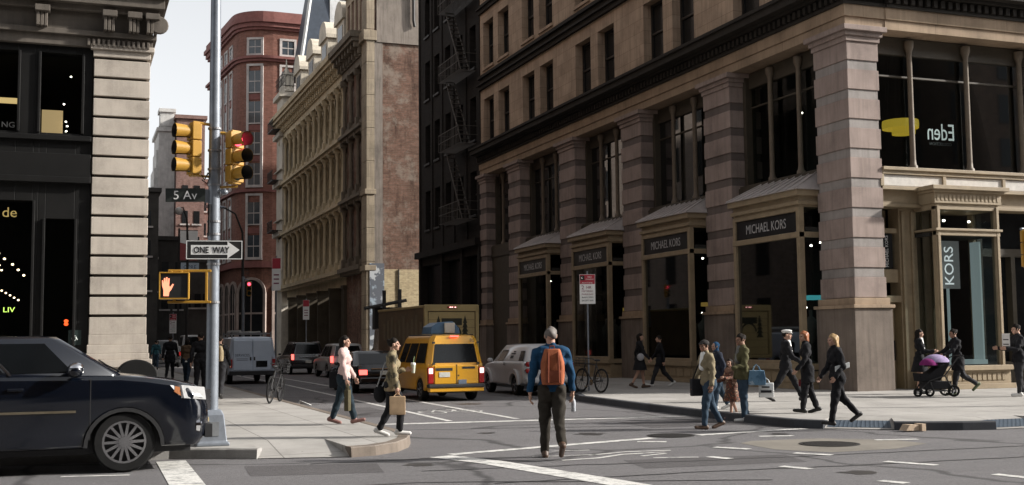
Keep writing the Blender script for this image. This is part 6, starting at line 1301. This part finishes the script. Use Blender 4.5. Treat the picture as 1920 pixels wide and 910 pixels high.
# man with the orange backpack
BLUE = cloth('blue_shirt', (.01, .042, .09), .85, .35)
p = person('person in a blue shirt and dark trousers crossing the road, seen from behind', (6.62, 16.05, 0), 74, 1.9, False, ((9, 3), (-13, 33)), ((-8, 13, 12), (6, 14, 10)), 1, (4, 0), BLUE, cloth('dark_trousers', (.03, .026, .021)), SHOEBR, HAIRG, 'short', res=.011, bulk=1.08, sleeves=.95)
ORN = cloth('orange_canvas', (.27, .085, .04), .85, .3); backpack('backpack', 'rust orange backpack on the person in the blue shirt', p, ORN, cloth('orange_dark', (.17, .05, .028)), .34, .52, .17)
cc = p['handR']; t = thing('water_bottle', 'clear plastic water bottle in the right hand of the person with the orange backpack', 'bottle', tuple(cc)); bq = (cc.x+.02, cc.y+.02, cc.z-.14); one('bottle', plain('bottle_clear', (.4, .42, .45), .1, 0, .4, 25, 0, .6), t, lambda mb: mb.lathe(bq, [(.03, -.06), (.036, -.05), (.033, .0), (.036, .04), (.034, .09), (.014, .13), (.014, .15)], 14), 40); one('bottle_cap', SWH, t, lambda mb: mb.lathe(bq, [(.016, .15), (.016, .17)], 10))
# dark pair in the shade
p = person('person in a dark skirt with a pale bag walking right in deep shade', (17.2, 34.2, HK), RIGHT, 1.74, True, SMALL, SWING, top=BLK_C, bottom=None, shoes=SHOEBR, hair=HAIRD, hairstyle='long', coat=.08, skirt=.15, res=.02)
f = fr_of(p); t = thing('shoulder_bag', 'pale shoulder bag on the person in the dark skirt in the shade', 'bag', p['M'] @ Vector((.24, 0, .95))); mb = MB(f); mb.ell((.24, .0, 1.0), .06, .12, .12); mb.build('bag_body', plain('bag_pale', (.3, .3, .32), .6), t, 50); mb = MB(f); mb.tube([(.24, -.08, 1.08), (.2, 0, 1.44), (.24, .08, 1.08)], .01, 5); mb.build('strap', BLK_C, t, 40)
person('person in black with bare ankles walking in deep shade by the second shop bay', (18.3, 34.9, HK), LEFT, 1.72, True, STEP, SWING, top=BLK_C, bottom=CHAR, shoes=SHOEW, hair=HAIRD, coat=.1, res=.022)
# group stepping off the right kerb
p = person('person in a dark cap, khaki jacket and blue jeans walking left across the road', (11.4, 19.8, 0), 175, 1.68, False, ((14, 10), (-12, 16)), ((-4, 10, 14), (8, 10, 16)), 3, (22, -2), cloth('khaki_cloth', (.21, .175, .115)), DENIM, SHOEBR, HAIRD, 'short', cap=(cloth('cap_dark', (.03, .028, .027)), 'ball'), collar=SWH, coat=.02, res=.014, bulk=1.15, skin=SKIN2)
f = fr_of(p); t = thing('messenger_bag', 'dark messenger bag on the far side of the person in the khaki jacket', 'bag', p['M'] @ Vector((.3, .1, .8))); mb = MB(f); mb.rings([[(.25+a, b+.1, z) for a, b in ((-.06, -.15), (.05, -.15), (.05, .15), (-.06, .15))] for z in (.62, .66, .92, .95)]); mb.build('bag_body', CHAR, t, 30, .02); mb = MB(f); mb.tube([(.26, .0, .94), (.1, -.14, 1.25), (-.1, -.1, 1.45), (-.12, .05, 1.42), (.05, .18, 1.2), (.25, .2, .94)], .014, 5); mb.build('strap', BLK_C, t, 40)
person('smaller person in a rust floral dress between the khaki jacket and the blue bag', (13.18, 21.9, 0), 185, 1.27, True, ((10, 4), (-12, 12)), ((30, 10, 70), (20, 10, 60)), 2, (30, 0), floral('floral_dress', (.2, .06, .03), (.07, .035, .025), (.38, .24, .14), 22), None, SHOEP, HAIRD, 'bob', skirt=.18, coat=.0, res=.013)
person('person in dark clothes and a blue headscarf behind the floral dress', (13.45, 22.9, HK), 170, 1.48, True, SMALL, SWING, 3, (10, 0), cloth('navy_cloth', (.025, .03, .045)), DENIM, SHOEW, None, cap=(cloth('scarf_blue', (.03, .085, .17)), 'scarf'), coat=.06, res=.016)
p = person('person in an olive jacket and jeans carrying a blue bag, facing left at the kerb', (13.0, 21.15, 0), 165, 1.78, False, ((3, 4), (-3, 6)), ((6, 10, 70), (2, 14, 12)), 0, (15, -8), cloth('olive_cloth', (.075, .07, .035)), DENIM, SHOEW, HAIRD, 'short', collar=cloth('grey_tee', (.16, .16, .15)), coat=.03, res=.014, skin=SKIN2)
hp = p['hip']; carrier('blue_bag', 'bulging translucent blue carrier bag on the person in the olive jacket', 'bag', (hp.x+.2, hp.y-.2, hp.z+.2), .3, .18, .3, RAD(-25), floral('bag_blue', (.05, .11, .18), (.1, .19, .28), (.3, .38, .45), 5), None, .16, .12)
t, fr = carrier('shopping_bag', 'white paper shopping bag with a dark printed band under the blue bag', 'bag', (hp.x+.45, hp.y-.16, hp.z-.08), .3, .12, .3, RAD(-25), SWH, None, 0, .1)
mb = MB(fr); mb.box(-.12, .1, -.075, -.066, -.3, -.25); mb.box(-.1, .06, -.075, -.066, -.2, -.17); o = mb.build('printed_band', CHAR, t)
# officer, red hair, blond
p = person('uniformed person in a white peaked cap striding right past the corner pier', (16.6, 25.0, HK), RIGHT-5, 1.8, False, ((28, 4), (-26, 12)), ((-12, 9, 20), (16, 9, 40)), 2, (-10, 0), BLK_C, BLK_C, SHOEB, HAIRD, 'short', cap=(plain('cap_white', (.62, .62, .6), .6, 0, .06), 'peaked'), collar=SWH, coat=.03, res=.015, bulk=1.1)
p = person('person with red hair in a long black coat and boots walking left, back half turned', (14.4, 20.9, HK), 150, 1.68, True, ((10, 4), (-6, 14)), ((10, 8, 30), (-6, 10, 18)), 2, (28, -6), BLK_C, BLK_C, SHOEB, HAIRR, 'bob', coat=.14, res=.015)
cc = p['handR']; t, _ = carrier('small_red_bag', 'small dark red handbag held by the person with red hair', 'bag', tuple(cc), .2, .09, .14, RAD(150), cloth('bag_red', (.16, .025, .03)), None, .06, .08)
p = person('blond person in black with ankle boots walking left over the blue kerb ramp', (13.35, 18.45, .1), 168, 1.68, True, ((12, 2), (-20, 24)), ((-10, 10, 50), (8, 9, 30)), 2, (4, -6), BLK_C, BLK_C, SHOEB, HAIRB, 'long', coat=.02, res=.014)
f = fr_of(p); t = thing('white_clutch', 'white clutch tucked under the elbow of the blond person in black', 'bag', p['M'] @ Vector((-.2, -.05, 1.08))); mb = MB(f); mb.rings([[(-.235, -.16+.28*q, 1.06-.08*q+z) for z in (0, .1)]+[(-.205, -.16+.28*q, 1.06-.08*q+z) for z in (.1, 0)] for q in (0, 1)]); mb.build('clutch_body', plain('clutch_white', (.5, .52, .52), .5), t, 0, .008); mb = MB(f); mb.rings([[(-.239, -.16+.28*q, 1.1-.08*q+z) for z in (0, .02)]+[(-.236, -.16+.28*q, 1.1-.08*q+z) for z in (.02, 0)] for q in (.25, .75)]); mb.build('clasp', CHAR, t)
# pushchair group
p = person('person with long dark hair in a black dress standing by the pushchair, facing right', (21.75, 26.3, HK), -30, 1.74, True, ((4, 3), (-3, 5)), ((20, 8, 70), (14, 10, 80)), 0, (0, -8), BLK_C, None, SHOEB, HAIRD, 'long', coat=.14, skirt=.14, collar=SWH, res=.016)
p = person('person in a black coat pushing the pushchair left along the pavement', (22.0, 25.1, HK), LEFT+5, 1.76, True, ((14, 4), (-24, 34)), ((38, 6, 30), (38, 6, 30)), 6, (0, -6), BLK_C, CHAR, plain('shoe_green', (.08, .1, .05), .6), HAIRD, 'bun', coat=.13, res=.015, skin=SKIN2)
t = local('pushchair', 'black three-wheeled pushchair with a lilac and magenta blanket', 'pushchair')
for x, r, y in ((-.42, .16, .27), (-.42, .16, -.27), (.46, .12, .1), (.1, .13, 0)):
    mb = MB(); mb.tube([(x+(r-.03)*math.cos(a), y, r+(r-.03)*math.sin(a)) for a in [2*math.pi*k/20 for k in range(21)]], .03, 6, False); W_ = mb.build('wheel', RUB, t, 40)
    mb = MB(); [mb.tube([(x, y, r), (x+(r-.03)*math.cos(a), y, r+(r-.03)*math.sin(a))], .008, 4) for a in [2*math.pi*k/5 for k in range(5)]]; mb.cyl((x, y-.03, r), (x, y+.03, r), .03, n=8); mb.build('spokes', RIM, W_)
one('frame', PLAST, t, lambda mb: [mb.tube(q, .018, 6) for s in (-.27, .27) for q in ([(-.42, s, .16), (-.2, s, .55), (-.55, s, 1.0), (-.72, s, 1.06)], [(.46, s*.4, .12), (.2, s, .42), (-.2, s, .55)], [(-.42, s, .16), (.1, s, .16), (.2, s, .42)])], 40); one('handle', PLAST, t, lambda mb: mb.tube([(-.72, -.27, 1.06), (-.74, 0, 1.07), (-.72, .27, 1.06)], .02, 6), 40)
one('seat', BLK_C, t, lambda mb: mb.rings([[(.42, y, .4), (.45, y, .62), (.2, y, .58), (-.25, y, .92), (-.35, y, .85), (-.1, y, .42)] for y in (-.25, -.22, .22, .25)]), 0, .02); one('canopy', BLK_C, t, lambda mb: mb.ell((-.12, 0, .78), .34, .27, .26, 14, 8, 0, 90), 50); one('basket', CHAR, t, lambda mb: mb.rings([[(x, y, z) for x, y in ((-.4, -.22), (.3, -.22), (.3, .22), (-.4, .22))] for z in (.2, .4)]), 0, .02)
place(t, 21.05, 24.95, HK, RAD(LEFT+3))
tb = thing('blanket', 'lilac blanket with a magenta lining draped over the pushchair hood', 'blanket', (21.1, 24.95, .95)); Mq = Matrix.Translation((21.05, 24.95, HK)) @ Matrix.Rotation(RAD(LEFT+3), 4, 'Z'); f = lambda x, y, z: tuple(Mq @ Vector((x, y, z)))
mb = MB(f); mb.ell((-.08, 0, .84), .37, .32, .26, 16, 8, 12, 90); mb.build('cloth', cloth('lilac', (.26, .21, .34), .9, .3), tb, 50); mb = MB(f); mb.ell((.14, .1, .82), .24, .24, .18, 14, 8, 0, 90); mb.build('lining', cloth('magenta', (.16, .02, .11), .9, .25), tb, 50)
# right edge
p = person('person in dark clothes and white trainers at the right edge of the picture', (22.85, 23.85, HK), 160, 1.82, False, ((5, 4), (-4, 8)), ((25, 8, 70), (25, 8, 70)), 0, (0, -8), BLK_C, CHAR, SHOEW, HAIRD, 'short', coat=.04, res=.016)
t = thing('printed_sheet', 'white printed sheet held up by the person at the right edge', 'paper', p['M'] @ Vector((-.05, .35, 1.3))); f = fr_of(p); mb = MB(f); mb.box(-.27, .2, .3, .315, 1.2, 1.62); mb.build('sheet', SWH, t); mb = MB(f); [mb.box(-.2, .13, .316, .318, z, z+.025) for z in (1.27, 1.33, 1.45)]; mb.box(-.275, -.271, .302, .313, 1.25, 1.6); mb.build('print', CHAR, t)
